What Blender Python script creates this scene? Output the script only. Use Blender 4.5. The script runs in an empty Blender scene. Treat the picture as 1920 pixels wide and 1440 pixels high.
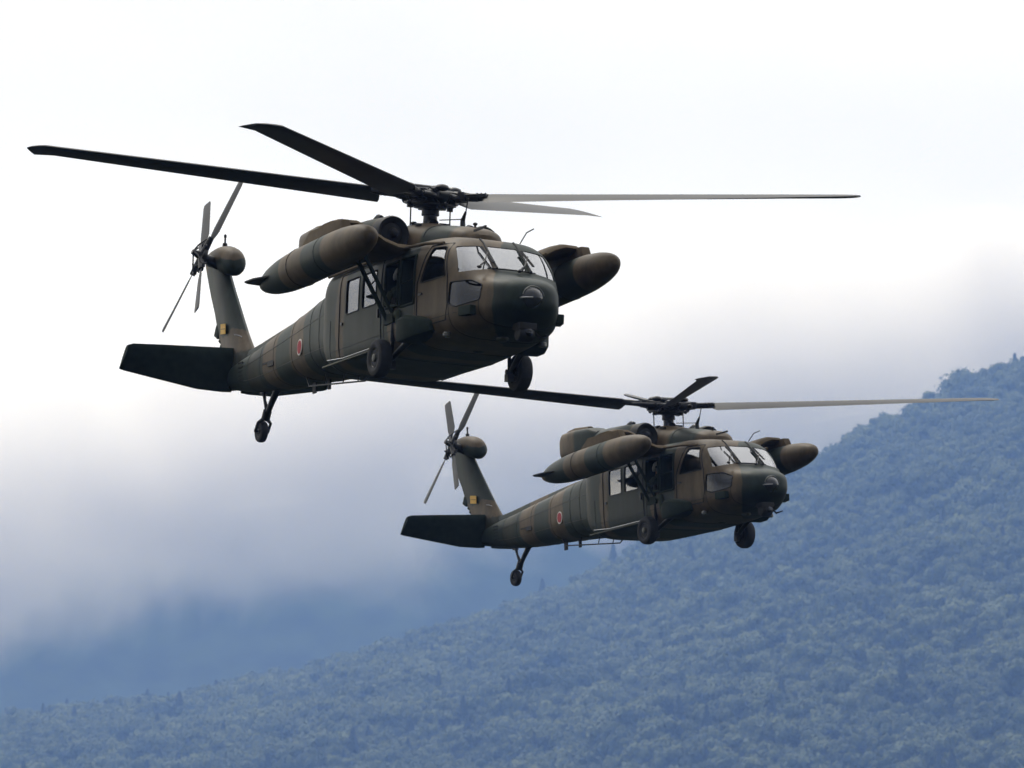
import bpy, bmesh, math, random
from mathutils import Vector, Matrix, Euler, noise
R = math.radians
scene = bpy.context.scene
COL = scene.collection

# ------------------------------------------------------------------ camera
PITCH = R(8.0)
cam_d = bpy.data.cameras.new("camera")
cam = bpy.data.objects.new("camera", cam_d); COL.objects.link(cam)
cam.location = (0, 0, 1.7); cam.rotation_euler = (R(90) + PITCH, 0, 0)
cam_d.sensor_width = 36; cam_d.angle = R(9.6)
cam_d.dof.use_dof = True; cam_d.dof.focus_distance = 122; cam_d.dof.aperture_fstop = 4.6   # long lens: the mountains are a little soft
cam_d.clip_start = 1; cam_d.clip_end = 60000
scene.camera = cam
POSE1 = (-1.5781, 109.2171, 16.9476, -1.1374, 0.0113, -0.0371)   # x, y, z, yaw, pitch, roll
POSE2 = (3.9474, 148.1989, 18.4409, -1.0507, 0.0290, 0.0222)
HAZE_D, HAZE_C = 1.25e-4, (.25, .435, .93)      # air: density per metre, scattering colour
MIST_D, MIST_Z0, MIST_SLOPE = .024, 876, .17

# ------------------------------------------------------------------ world: bright overcast over a Nishita sky
SUN_EL, SUN_AZ = R(60), R(-35)          # azimuth of the sun, clockwise from +Y
world = bpy.data.worlds.new("World"); scene.world = world; world.use_nodes = True
nt = world.node_tree; nt.nodes.clear()
def N(t, kind, **kw):
    n = t.nodes.new(kind)
    for k, v in kw.items():
        if k.startswith('i_'):
            n.inputs[k[2:].replace('_', ' ')].default_value = v
        else: setattr(n, k, v)
    return n
out = N(nt, 'ShaderNodeOutputWorld')
sky = N(nt, 'ShaderNodeTexSky', sky_type='NISHITA', sun_disc=False, sun_elevation=SUN_EL, sun_rotation=SUN_AZ)
bg1 = N(nt, 'ShaderNodeBackground'); bg1.inputs['Strength'].default_value = 0.10
nt.links.new(sky.outputs[0], bg1.inputs[0])
tc = N(nt, 'ShaderNodeTexCoord'); sep = N(nt, 'ShaderNodeSeparateXYZ')
nt.links.new(tc.outputs['Generated'], sep.inputs[0])
ns = N(nt, 'ShaderNodeTexNoise'); ns.inputs['Scale'].default_value = 9; ns.inputs['Detail'].default_value = 5; ns.inputs['Roughness'].default_value = .45
mp = N(nt, 'ShaderNodeMapping'); mp.inputs['Scale'].default_value = (1, 1, 2.2)
nt.links.new(tc.outputs['Generated'], mp.inputs[0]); nt.links.new(mp.outputs[0], ns.inputs['Vector'])
ramp = N(nt, 'ShaderNodeValToRGB')
e = ramp.color_ramp.elements
e[0].position = 0.0; e[0].color = (.84, .88, 1.0, 1)
e[1].position = 1.0; e[1].color = (1.0, 1.0, 1.0, 1)
for p, c in ((.09, (.86, .895, 1.04, 1)), (.14, (.90, .925, 1.06, 1)), (.22, (.96, .98, 1.04, 1))):
    q = e.new(p); q.color = c
# elevation (+ a little cloud structure) drives the cloud-base colour
ma = N(nt, 'ShaderNodeMath', operation='MULTIPLY_ADD'); ma.inputs[1].default_value = .10; ma.inputs[2].default_value = -.05
nt.links.new(ns.outputs[0], ma.inputs[0])
ramp.color_ramp.interpolation = 'B_SPLINE'
ax = N(nt, 'ShaderNodeMath', operation='MULTIPLY_ADD'); ax.inputs[1].default_value = -.26; nt.links.new(sep.outputs[0], ax.inputs[0]); nt.links.new(sep.outputs[2], ax.inputs[2])   # darker cloud towards the right
ad = N(nt, 'ShaderNodeMath', operation='ADD'); nt.links.new(ax.outputs[0], ad.inputs[0]); nt.links.new(ma.outputs[0], ad.inputs[1])
nt.links.new(ad.outputs[0], ramp.inputs[0])
sr = N(nt, 'ShaderNodeValToRGB'); q = sr.color_ramp.elements; sr.color_ramp.interpolation = 'B_SPLINE'
q[0].position = 0; q[1].position = 1
for i_, (p, v_) in enumerate(((0, 3.3), (.07, 3.3), (.115, 2.3), (.16, 1.42), (.205, 1.27), (.26, 1.6), (.45, 2.1), (1, 2.5))):
    k_ = q[0] if i_ == 0 else (q[len(q) - 1] if p == 1 else q.new(p)); k_.color = (v_ / 3, v_ / 3, v_ / 3, 1)
nt.links.new(sep.outputs[2], sr.inputs[0])
n_b = N(nt, 'ShaderNodeMapRange'); n_b.inputs[1].default_value = .3; n_b.inputs[2].default_value = .7; n_b.inputs[3].default_value = 2.85; n_b.inputs[4].default_value = 3.25; nt.links.new(ns.outputs[0], n_b.inputs[0])
st = N(nt, 'ShaderNodeMath', operation='MULTIPLY'); nt.links.new(sr.outputs[0], st.inputs[0]); nt.links.new(n_b.outputs[0], st.inputs[1])
bg2 = N(nt, 'ShaderNodeBackground'); nt.links.new(ramp.outputs[0], bg2.inputs[0]); nt.links.new(st.outputs[0], bg2.inputs[1])
# the overcast is thicker behind the camera than over the mountains: darker towards -Y
dk = N(nt, 'ShaderNodeMapRange', interpolation_type='SMOOTHSTEP'); dk.inputs[1].default_value = -.75; dk.inputs[2].default_value = .6; dk.inputs[3].default_value = .20; dk.inputs[4].default_value = 1.0
nt.links.new(sep.outputs[1], dk.inputs[0])
sm = N(nt, 'ShaderNodeMath', operation='MULTIPLY'); nt.links.new(st.outputs[0], sm.inputs[0]); nt.links.new(dk.outputs[0], sm.inputs[1]); nt.links.new(sm.outputs[0], bg2.inputs[1])
mx = N(nt, 'ShaderNodeMixShader'); mx.inputs[0].default_value = .92
nt.links.new(bg1.outputs[0], mx.inputs[1]); nt.links.new(bg2.outputs[0], mx.inputs[2]); nt.links.new(mx.outputs[0], out.inputs[0])

sun_d = bpy.data.lights.new("sun", 'SUN'); sun_d.energy = 1.5; sun_d.angle = R(14); sun_d.color = (1, .96, .9)
sun = bpy.data.objects.new("sun", sun_d); COL.objects.link(sun)
sdir = Vector((math.sin(SUN_AZ) * math.cos(SUN_EL), math.cos(SUN_AZ) * math.cos(SUN_EL), math.sin(SUN_EL)))
sun.rotation_euler = sdir.to_track_quat('Z', 'Y').to_euler(); sun.location = (0, 0, 3000)

vs = scene.view_settings
vs.view_transform = 'Standard'; vs.look = 'None'; vs.exposure = 0; vs.gamma = 1; vs.use_curve_mapping = False
cy = scene.cycles
cy.max_bounces = 8; cy.volume_bounces = 8; cy.max_bounces = 10; cy.transparent_max_bounces = 16
cy.use_denoising = True; cy.sample_clamp_indirect = 6
try: cy.denoiser = 'OPENIMAGEDENOISE'
except Exception: pass

# ------------------------------------------------------------------ materials
def mat(name, col, rough=.6, metal=0, spec=.4, noise_amt=.15, nscale=6, bump=0, bscale=20, coat=0):
    m = bpy.data.materials.new(name); m.use_nodes = True; t = m.node_tree; b = t.nodes['Principled BSDF']
    b.inputs['Roughness'].default_value = rough; b.inputs['Metallic'].default_value = metal
    b.inputs['Specular IOR Level'].default_value = spec; b.inputs['Coat Weight'].default_value = coat
    c = N(t, 'ShaderNodeTexCoord'); n = N(t, 'ShaderNodeTexNoise'); n.inputs['Scale'].default_value = nscale; n.inputs['Detail'].default_value = 5
    t.links.new(c.outputs['Object'], n.inputs['Vector'])
    r = N(t, 'ShaderNodeValToRGB'); lo = 1 - noise_amt; hi = 1 + noise_amt
    r.color_ramp.elements[0].position = .3; r.color_ramp.elements[1].position = .7
    r.color_ramp.elements[0].color = (col[0] * lo, col[1] * lo, col[2] * lo, 1); r.color_ramp.elements[1].color = (col[0] * hi, col[1] * hi, col[2] * hi, 1)
    t.links.new(n.outputs[0], r.inputs[0]); t.links.new(r.outputs[0], b.inputs['Base Color'])
    if bump:
        n2 = N(t, 'ShaderNodeTexNoise'); n2.inputs['Scale'].default_value = bscale; n2.inputs['Detail'].default_value = 4
        t.links.new(c.outputs['Object'], n2.inputs['Vector'])
        bp = N(t, 'ShaderNodeBump'); bp.inputs['Strength'].default_value = bump; t.links.new(n2.outputs[0], bp.inputs['Height']); t.links.new(bp.outputs[0], b.inputs['Normal'])
    return m
GREEN = (.021, .030, .024); BROWN = (.094, .069, .042); OLIVE = (.034, .036, .026)
def camo(name, stops, x0=-12.5, x1=5.2, warp=.35, axis=0, cap=None):
    """bands of colour along the airframe with ragged, wavy edges; stops = [(x, colour)...] colour holds from that x onward"""
    m = bpy.data.materials.new(name); m.use_nodes = True; t = m.node_tree; b = t.nodes['Principled BSDF']
    b.inputs['Roughness'].default_value = .6; b.inputs['Specular IOR Level'].default_value = .26
    c = N(t, 'ShaderNodeTexCoord'); s = N(t, 'ShaderNodeSeparateXYZ'); t.links.new(c.outputs['Object'], s.inputs[0])
    n = N(t, 'ShaderNodeTexNoise'); n.inputs['Scale'].default_value = 1.3; n.inputs['Detail'].default_value = 3
    t.links.new(c.outputs['Object'], n.inputs['Vector'])
    w = N(t, 'ShaderNodeMath', operation='MULTIPLY_ADD'); w.inputs[1].default_value = warp * 2; w.inputs[2].default_value = -warp
    t.links.new(n.outputs[0], w.inputs[0])
    a = N(t, 'ShaderNodeMath', operation='ADD'); t.links.new(s.outputs[axis], a.inputs[0]); t.links.new(w.outputs[0], a.inputs[1])
    mr = N(t, 'ShaderNodeMapRange'); mr.inputs[1].default_value = x0; mr.inputs[2].default_value = x1; t.links.new(a.outputs[0], mr.inputs[0])
    r = N(t, 'ShaderNodeValToRGB'); r.color_ramp.interpolation = 'LINEAR'; el = r.color_ramp.elements
    pts = []; prev = None; ed = .022
    for x, col in stops:
        if prev is not None: pts.append((x - ed, prev))
        pts.append((x + ed if prev is not None else x, col)); prev = col
    el[0].position = 0; el[0].color = (*pts[0][1], 1); el[1].position = 1; el[1].color = (*pts[-1][1], 1)
    for x, col in pts[1:-1] if len(pts) > 2 else []:
        q = el.new((x - x0) / (x1 - x0)); q.color = (*col, 1)
    t.links.new(mr.outputs[0], r.inputs[0])
    colsock = r.outputs[0]
    if cap:   # green nose cap whose edge runs slantwise over the nose
        q1 = N(t, 'ShaderNodeMath', operation='MULTIPLY_ADD'); q1.inputs[1].default_value = cap[0]; t.links.new(s.outputs[1], q1.inputs[0]); t.links.new(a.outputs[0], q1.inputs[2])
        q2 = N(t, 'ShaderNodeMapRange'); q2.inputs[1].default_value = cap[1] - .03; q2.inputs[2].default_value = cap[1] + .03; t.links.new(q1.outputs[0], q2.inputs[0])
        q3 = N(t, 'ShaderNodeMath', operation='GREATER_THAN'); q3.inputs[1].default_value = 2.9; t.links.new(s.outputs[0], q3.inputs[0])
        q4 = N(t, 'ShaderNodeMath', operation='MULTIPLY'); t.links.new(q2.outputs[0], q4.inputs[0]); t.links.new(q3.outputs[0], q4.inputs[1])
        q5 = N(t, 'ShaderNodeMix', data_type='RGBA'); t.links.new(q4.outputs[0], q5.inputs[0]); t.links.new(colsock, q5.inputs[6]); q5.inputs[7].default_value = (*GREEN, 1); colsock = q5.outputs[2]
    oi = N(t, 'ShaderNodeObjectInfo'); ov = N(t, 'ShaderNodeMath', operation='MULTIPLY'); ov.inputs[1].default_value = 17; t.links.new(oi.outputs['Random'], ov.inputs[0])
    oc = N(t, 'ShaderNodeVectorMath', operation='ADD'); t.links.new(c.outputs['Object'], oc.inputs[0]); t.links.new(ov.outputs[0], oc.inputs[1])   # every part is worn differently
    # weathering: blotches, fine streaks
    n2 = N(t, 'ShaderNodeTexNoise'); n2.inputs['Scale'].default_value = 3.5; n2.inputs['Detail'].default_value = 7; n2.inputs['Roughness'].default_value = .65
    mp2 = N(t, 'ShaderNodeMapping'); mp2.inputs['Scale'].default_value = (1, 1, .5); t.links.new(oc.outputs[0], mp2.inputs[0]); t.links.new(mp2.outputs[0], n2.inputs['Vector'])
    r2 = N(t, 'ShaderNodeMapRange'); r2.inputs[1].default_value = .3; r2.inputs[2].default_value = .7; r2.inputs[3].default_value = .66; r2.inputs[4].default_value = 1.38
    t.links.new(n2.outputs[0], r2.inputs[0])
    mu = N(t, 'ShaderNodeVectorMath', operation='SCALE'); t.links.new(colsock, mu.inputs[0]); t.links.new(r2.outputs[0], mu.inputs['Scale'])
    t.links.new(mu.outputs[0], b.inputs['Base Color'])
    ms = N(t, 'ShaderNodeMapping'); ms.inputs['Scale'].default_value = (3.5, 3.5, .8); t.links.new(oc.outputs[0], ms.inputs[0])
    n5 = N(t, 'ShaderNodeTexNoise'); n5.inputs['Scale'].default_value = 1; n5.inputs['Detail'].default_value = 4; t.links.new(ms.outputs[0], n5.inputs['Vector'])
    r5 = N(t, 'ShaderNodeMapRange'); r5.inputs[1].default_value = .35; r5.inputs[2].default_value = .65; r5.inputs[3].default_value = .80; r5.inputs[4].default_value = 1.1; t.links.new(n5.outputs[0], r5.inputs[0])
    m5 = N(t, 'ShaderNodeVectorMath', operation='SCALE'); t.links.new(mu.outputs[0], m5.inputs[0]); t.links.new(r5.outputs[0], m5.inputs['Scale']); t.links.new(m5.outputs[0], b.inputs['Base Color'])
    rr = N(t, 'ShaderNodeMapRange'); rr.inputs[3].default_value = .42; rr.inputs[4].default_value = .68; t.links.new(n2.outputs[0], rr.inputs[0]); t.links.new(rr.outputs[0], b.inputs['Roughness'])
    bp = N(t, 'ShaderNodeBump'); bp.inputs['Strength'].default_value = .12; bp.inputs['Distance'].default_value = .03
    n3 = N(t, 'ShaderNodeTexNoise'); n3.inputs['Scale'].default_value = 2.4; n3.inputs['Detail'].default_value = 3; t.links.new(c.outputs['Object'], n3.inputs['Vector'])
    t.links.new(n3.outputs[0], bp.inputs['Height']); t.links.new(bp.outputs[0], b.inputs['Normal'])
    return m
G, B, O = GREEN, BROWN, OLIVE
M = {}
M['body'] = camo('body_camouflage', [(-12, G), (-7.6, O), (-7.0, G), (-6.6, B), (-5.72, G), (-4.82, B), (-3.95, G), (-2.35, O), (-1.95, G), (-1.42, B), (-1.02, G), (.95, B), (1.35, G), (1.98, B), (5, B)], warp=.24, cap=(1.55, 3.19))
M['top'] = camo('upper_camouflage', [(-12, G), (-3.2, B), (-2.4, G), (-.9, G), (.1, B), (.92, G), (2.02, B), (5, B)], warp=.08)
M['fin'] = camo('fin_camouflage', [(0, O), (1.95, B), (2.45, G), (3.55, G), (3.85, B), (5, B)], x0=0, x1=5.2, warp=.45, axis=2)
M['tank'] = camo('tank_camouflage', [(-3, B), (-1.75, G), (-.6, B), (.45, G), (1.32, B), (4, B)], x0=-3, x1=4, warp=.05)
M['tank_port'] = camo('tank_camouflage_port', [(-3, B), (-1.75, G), (-.6, B), (.1, G), (1.82, B), (4, B)], x0=-3, x1=4, warp=.05)
M['green'] = mat('dark_green_paint', GREEN, .7, 0, .12)
M['brown'] = mat('brown_paint', BROWN, .7, 0, .12)
M['olive'] = mat('olive_paint', (.05, .052, .032), .6)
M['black'] = mat('black_rubber_seal', (.008, .008, .009), .6)
M['steel'] = mat('dark_oiled_steel', (.022, .022, .024), .42, .55, .5, .35, 14)
M['lightsteel'] = mat('bare_steel', (.32, .32, .33), .3, .9, .5)
M['blade'] = mat('rotor_blade_paint', (.018, .018, .02), .5, 0, .3, .2, 2)
M['tyre'] = mat('tyre_rubber', (.022, .022, .026), .75, 0, .3, .2, 10)
M['rim'] = mat('wheel_rim_paint', (.05, .05, .04), .5)
M['interior'] = mat('interior_dark', (.02, .021, .021), .8)
M['yellow'] = mat('yellow_marking', (.66, .40, .08), .6, 0, .15, .12, 12)
M['amber'] = mat('marking_divider', (.18, .09, .02), .6)
M['red'] = mat('roundel_red', (.34, .07, .08), .7, 0, .1)
M['white'] = mat('roundel_white', (.68, .62, .60), .7, 0, .1)
M['helmet'] = mat('helmet_shell', (.28, .27, .24), .35, 0, .5)
M['suit'] = mat('flight_suit', (.045, .055, .035), .85, bump=.3)
M['skin'] = mat('skin', (.42, .26, .18), .55)
M['dome'] = mat('radome_gloss', (.03, .032, .036), .22, 0, .6, .2, 5)
M['seam'] = mat('pale_seam_and_highlight', (.16, .165, .15), .5)  # pale spine seams, and the highlight arc put on the radar dome
M['lamp'] = mat('lamp_lens', (.10, .10, .09), .2, 0, .5)
def glass(name, tint, ref, base_rough=.02, top=.95):
    m = bpy.data.materials.new(name); m.use_nodes = True; t = m.node_tree; t.nodes.clear()
    o = N(t, 'ShaderNodeOutputMaterial'); tr = N(t, 'ShaderNodeBsdfTransparent'); tr.inputs[0].default_value = (*tint, 1)
    g = N(t, 'ShaderNodeBsdfGlossy'); g.inputs['Roughness'].default_value = base_rough
    g.inputs[0].default_value = (.95, .96, 1, 1)
    fr = N(t, 'ShaderNodeLayerWeight'); fr.inputs[0].default_value = .5
    mr = N(t, 'ShaderNodeMapRange'); mr.inputs[3].default_value = ref; mr.inputs[4].default_value = top
    pw = N(t, 'ShaderNodeMath', operation='POWER'); pw.inputs[1].default_value = 2.2
    t.links.new(fr.outputs['Facing'], pw.inputs[0]); t.links.new(pw.outputs[0], mr.inputs[0])
    mx = N(t, 'ShaderNodeMixShader'); t.links.new(mr.outputs[0], mx.inputs[0]); t.links.new(tr.outputs[0], mx.inputs[1]); t.links.new(g.outputs[0], mx.inputs[2])
    t.links.new(mx.outputs[0], o.inputs[0]); return m
M['glass'] = glass('cockpit_glass', (.6, .66, .66), .22, .04, .50)
M['chin'] = glass('chin_bubble_glass', (.10, .12, .16), .05, .02, .20)
M['cabin_glass'] = glass('cabin_window_acrylic', (.4, .42, .42), .12, .04, .5)

# ------------------------------------------------------------------ mesh helpers
def link(name, me, m=None, parent=None):
    o = bpy.data.objects.new(name, me); COL.objects.link(o)
    if m is not None: me.materials.append(m)
    if parent is not None: o.parent = parent
    return o
SPLIT = {'window_seal', 'handle', 'roof_antenna', 'roof_beacon', 'control_rod', 'tank_seam', 'vent_louvre', 'fin_step', 'foot_step', 'windshield_post', 'windshield_wiper', 'spine_seam', 'fairing_seam', 'wing_strut', 'gunner_window_frame', 'roof_mast'}
def fin(bm, name, m, parent=None, smooth=True, ang=35, bevel=0):
    if name in SPLIT:
        seen = set(); comps = []
        for v in bm.verts:
            if v in seen: continue
            st_ = [v]; seen.add(v); comp = []
            while st_:
                q = st_.pop(); comp.append(q)
                for ed in q.link_edges:
                    w_ = ed.other_vert(q)
                    if w_ not in seen: seen.add(w_); st_.append(w_)
            comps.append(comp)
        if len(comps) > 1:
            o = None
            for comp in comps:
                b2 = bmesh.new(); mp_ = {v: b2.verts.new(v.co) for v in comp}
                for f in {f for v in comp for f in v.link_faces}: b2.faces.new([mp_[v] for v in f.verts])
                SPLIT.discard(name); o = fin(b2, name, m, parent, smooth, ang, bevel); SPLIT.add(name)
            bm.free(); return o
    bmesh.ops.recalc_face_normals(bm, faces=bm.faces)
    if bevel:
        es = [e for e in bm.edges if len(e.link_faces) == 2 and e.calc_face_angle(0) > R(50)]
        bmesh.ops.bevel(bm, geom=es, offset=bevel, segments=2, profile=.7, affect='EDGES', clamp_overlap=True)
    for f in bm.faces: f.smooth = smooth
    for ed in bm.edges:
        if len(ed.link_faces) == 2 and ed.calc_face_angle(0) > R(ang): ed.smooth = False
    me = bpy.data.meshes.new(name); bm.to_mesh(me); bm.free()
    return link(name, me, m, parent)
def V(*a): return Vector(a)
def frame(d):
    d = d.normalized(); u = V(0, 0, 1) if abs(d.z) < .9 else V(1, 0, 0)
    a = d.cross(u).normalized(); return a, d.cross(a).normalized()
def tube(bm, pts, rad, seg=12, cap=True):
    pts = [Vector(p) for p in pts]
    if not hasattr(rad, '__len__'): rad = [rad] * len(pts)
    rings = []; a0 = None
    for i, p in enumerate(pts):
        d = (pts[min(i + 1, len(pts) - 1)] - pts[max(i - 1, 0)])
        if a0 is None: a, b = frame(d)
        else:
            dn = d.normalized(); a = (a0 - dn * a0.dot(dn)).normalized(); b = dn.cross(a)
        a0 = a
        rings.append([bm.verts.new(p + (a * math.cos(t) + b * math.sin(t)) * rad[i]) for t in [2 * math.pi * k / seg for k in range(seg)]])
    skin(bm, rings, cap); return rings
def skin(bm, rings, cap=True, closed=True):
    for r0, r1 in zip(rings, rings[1:]):
        n = len(r0)
        for k in range(n if closed else n - 1):
            q = [r0[k], r0[(k + 1) % n], r1[(k + 1) % n], r1[k]]
            try: bm.faces.new(q)
            except ValueError: pass
    if cap:
        for r in (rings[0], rings[-1]):
            try: bm.faces.new(r)
            except ValueError: pass
def box(bm, c, s, rot=None):
    m = Matrix.Translation(c) @ (rot.to_4x4() if rot is not None else Matrix()) @ Matrix.Diagonal((*s, 1))
    bmesh.ops.create_cube(bm, size=1, matrix=m)
def lathe(bm, prof, mtx=Matrix(), seg=24):
    """prof: list of (radius, axial) revolved about local Y"""
    rings = [[bm.verts.new(mtx @ V(r * math.cos(t), y, r * math.sin(t))) for t in [2 * math.pi * k / seg for k in range(seg)]] for r, y in prof]
    skin(bm, rings, True)
def ell(bm, c, s, seg=20, rings=12, rot=None):
    m = Matrix.Translation(c) @ (rot.to_4x4() if rot is not None else Matrix()) @ Matrix.Diagonal((*s, 1))
    bmesh.ops.create_uvsphere(bm, u_segments=seg, v_segments=rings, radius=1, matrix=m)
def interp(tab, x):
    if x <= tab[0][0]: return tab[0][1:]
    for a, b in zip(tab, tab[1:]):
        if x <= b[0]:
            t = (x - a[0]) / (b[0] - a[0]); return tuple(p + (q - p) * t for p, q in zip(a[1:], b[1:]))
    return tab[-1][1:]
def catmull(tab, sub):
    o = []
    n = len(tab)
    for i in range(n - 1):
        p0, p1, p2, p3 = tab[max(i - 1, 0)], tab[i], tab[i + 1], tab[min(i + 2, n - 1)]
        for k in range(sub):
            t = k / sub
            lin = [a + (b - a) * t for a, b in zip(p1, p2)]
            cr = [.5 * (2 * b + (c - a) * t + (2 * a - 5 * b + 4 * c - d) * t * t + (3 * b - a - 3 * c + d) * t ** 3) for a, b, c, d in zip(p0, p1, p2, p3)]
            o.append(tuple(.35 * l + .65 * c for l, c in zip(lin, cr)))
    o.append(tuple(tab[-1])); return o
def section(x, w, zt, zb, nu, nl, inset=0, seg=64, yc=0):
    """superellipse ring; upper exponent nu, lower nl; widest point slightly below the middle"""
    zm = zb + (zt - zb) * .48; pts = []
    for k in range(seg):
        a = 2 * math.pi * k / seg; c, s = math.cos(a), math.sin(a); n = nu if s > 0 else nl
        h = (zt - zm) if s > 0 else (zm - zb)
        y = (w - inset) * math.copysign(abs(c) ** (2 / n), c); z = zm + (h - inset) * math.copysign(abs(s) ** (2 / n), s)
        pts.append(V(x, y + yc, z))
    return pts
def loft(bm, tab, inset=0, seg=64, cap=True, yc=0):
    rings = []
    for row in tab: rings.append([bm.verts.new(p) for p in section(*row, inset=inset, seg=seg, yc=yc)])
    skin(bm, rings, cap); return rings
def evaluated(obj):
    dg = bpy.context.evaluated_depsgraph_get(); me = bpy.data.meshes.new_from_object(obj.evaluated_get(dg)); return me
def boolean(obj, cutter_bm, op='DIFFERENCE', keep=False):
    cme = bpy.data.meshes.new('cutter'); bmesh.ops.recalc_face_normals(cutter_bm, faces=cutter_bm.faces); cutter_bm.to_mesh(cme)
    c = bpy.data.objects.new('cutter', cme); COL.objects.link(c)
    md = obj.modifiers.new('b', 'BOOLEAN'); md.operation = op; md.object = c; md.solver = 'EXACT'; md.use_self = False
    me = evaluated(obj); obj.modifiers.clear(); old = obj.data; obj.data = me
    if old.materials and not me.materials: me.materials.append(old.materials[0])
    bpy.data.objects.remove(c); bpy.data.meshes.remove(cme)
def sharp(me, ang=32):
    bm = bmesh.new(); bm.from_mesh(me)
    for f in bm.faces: f.smooth = True
    for ed in bm.edges: ed.smooth = not (len(ed.link_faces) == 2 and ed.calc_face_angle(0) > R(ang))
    bm.to_mesh(me); bm.free()
def prism(bm, poly, axis, a, b):
    """poly in the two other axes, extruded from a to b along axis (0=x,1=y,2=z)"""
    def P(u, v, w):
        return {0: V(w, u, v), 1: V(u, w, v), 2: V(u, v, w)}[axis]
    r0 = [bm.verts.new(P(u, v, a)) for u, v in poly]; r1 = [bm.verts.new(P(u, v, b)) for u, v in poly]
    skin(bm, [r0, r1], True)
def rpoly(poly, r=.06, seg=4):
    """round the corners of a polygon"""
    o = []; n = len(poly)
    for i in range(n):
        p = Vector(poly[i]); a = Vector(poly[i - 1]); b = Vector(poly[(i + 1) % n])
        rr = min(r, (a - p).length * .4, (b - p).length * .4)
        p0 = p + (a - p).normalized() * rr; p1 = p + (b - p).normalized() * rr
        for k in range(seg + 1):
            t = k / seg; o.append(tuple(p0 * (1 - t) ** 2 + p * 2 * t * (1 - t) + p1 * t * t))
    return o
def thing(name, label, cat, group=None):
    o = bpy.data.objects.new(name, None); COL.objects.link(o); o['label'] = label; o['category'] = cat
    if group: o['group'] = group
    return o

# ------------------------------------------------------------------ the setting: ground, hills
def ray(px, py):
    """direction of a photograph pixel (1920 x 1440) from the camera; used once to survey where the hills stand"""
    f = 960 / math.tan(R(4.8)); cp, sp = math.cos(PITCH), math.sin(PITCH)
    return V(0, cp, sp) * f + V(1, 0, 0) * (px - 960) + V(0, -sp, cp) * (720 - py)
def at_dist(px, py, D):
    d = ray(px, py); d = d * (D / d.y); return d + V(0, 0, 1.7)
def fbm(x, y, s, o=4, seed=0):
    v = 0; a = 1; n = 0
    for i in range(o):
        v += a * noise.noise(V(x / s, y / s, seed + i * 3.1)); n += a; a *= .5; s *= .5
    return v / n
RIDGE = [at_dist(px, py, 5500) for px, py in ((-1500, 1500), (-700, 1450), (-300, 1400), (0, 1338), (200, 1318), (420, 1285), (600, 1245), (720, 1205), (850, 1165), (980, 1125), (1100, 1080), (1165, 1045), (1210, 1012), (1400, 905), (1560, 832), (1640, 782), (1720, 755), (1800, 722), (1860, 690), (1920, 668), (2300, 640), (2900, 660), (4200, 900))]
RT = [(p.x, p.z - 19) for p in RIDGE]     # the canopy adds its own height
RC = [(-2600, 0)] + RT + [(4200, 0)]
def near_h(x, y):
    h = interp(RC, x)[0]
    if y <= 5500:
        t = max(0, min(1, (5500 - y) / 3300)); f = 1 - t; f = f * .80 + .20 * f * f * (3 - 2 * f)
        w = min(1, t * 3.2)
        return max(-5, h * f + w * (34 * fbm(x, y, 420, 4) + 44 * abs(fbm(x * .9 + y * .45, y * .35, 210, 3, 9))) - 8 * w)
    t = min(1, (y - 5500) / 620); return h * (1 - t * t * (3 - 2 * t)) - 6 * t
def grid_mesh(name, x0, x1, nx, y0, y1, ny, fn, m, kind='structure'):
    vs_, fs = [], []
    for j in range(ny + 1):
        for i in range(nx + 1):
            x = x0 + (x1 - x0) * i / nx; y = y0 + (y1 - y0) * j / ny; vs_.append((x, y, fn(x, y)))
    for j in range(ny):
        for i in range(nx):
            a = j * (nx + 1) + i; fs.append((a, a + 1, a + nx + 2, a + nx + 1))
    me = bpy.data.meshes.new(name); me.from_pydata(vs_, [], fs); me.polygons.foreach_set('use_smooth', [True] * len(fs))
    o = link(name, me, m); o['kind'] = kind; return o
m_ground = mat('meadow_grass', (.012, .016, .008), .95, 0, .1, .4, .02)
m_soil = mat('forest_floor', (.022, .032, .018), .95, 0, .1, .35, .03)
m_far = mat('distant_forest', (.03, .045, .025), .95, 0, .1, .5, .02)
gm = bmesh.new(); bmesh.ops.create_grid(gm, x_segments=8, y_segments=8, size=14000)
g = fin(gm, 'ground', m_ground); g['kind'] = 'structure'
hill = grid_mesh('hills', -2700, 4300, 220, 2150, 6180, 150, near_h, m_soil)
FAR = [at_dist(px, py, 7200) for px, py in ((-1800, 1040), (-600, 1010), (-200, 995), (0, 985), (200, 972), (400, 955), (600, 925), (750, 895), (850, 865), (1000, 825), (1200, 820), (1400, 790), (1560, 765), (1800, 750), (2600, 740))]
FC = [(-4600, 0)] + [(p.x, p.z) for p in FAR] + [(5200, 0)]
def far_h(x, y):
    h = interp(FC, x)[0]; t = abs(y - 7200) / (960 if y < 7200 else 1100)
    t = min(1, t); return h * (1 - t) + 45 * fbm(x, y, 500, 5, 4) * min(1, .35 + t * 6) * (1 - t) - 8 * t + (12 * fbm(x, y, 120, 4, 7) if t < .95 else 0)
far = grid_mesh('far_hills', -4700, 5300, 300, 6200, 8350, 70, far_h, m_far)

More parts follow.
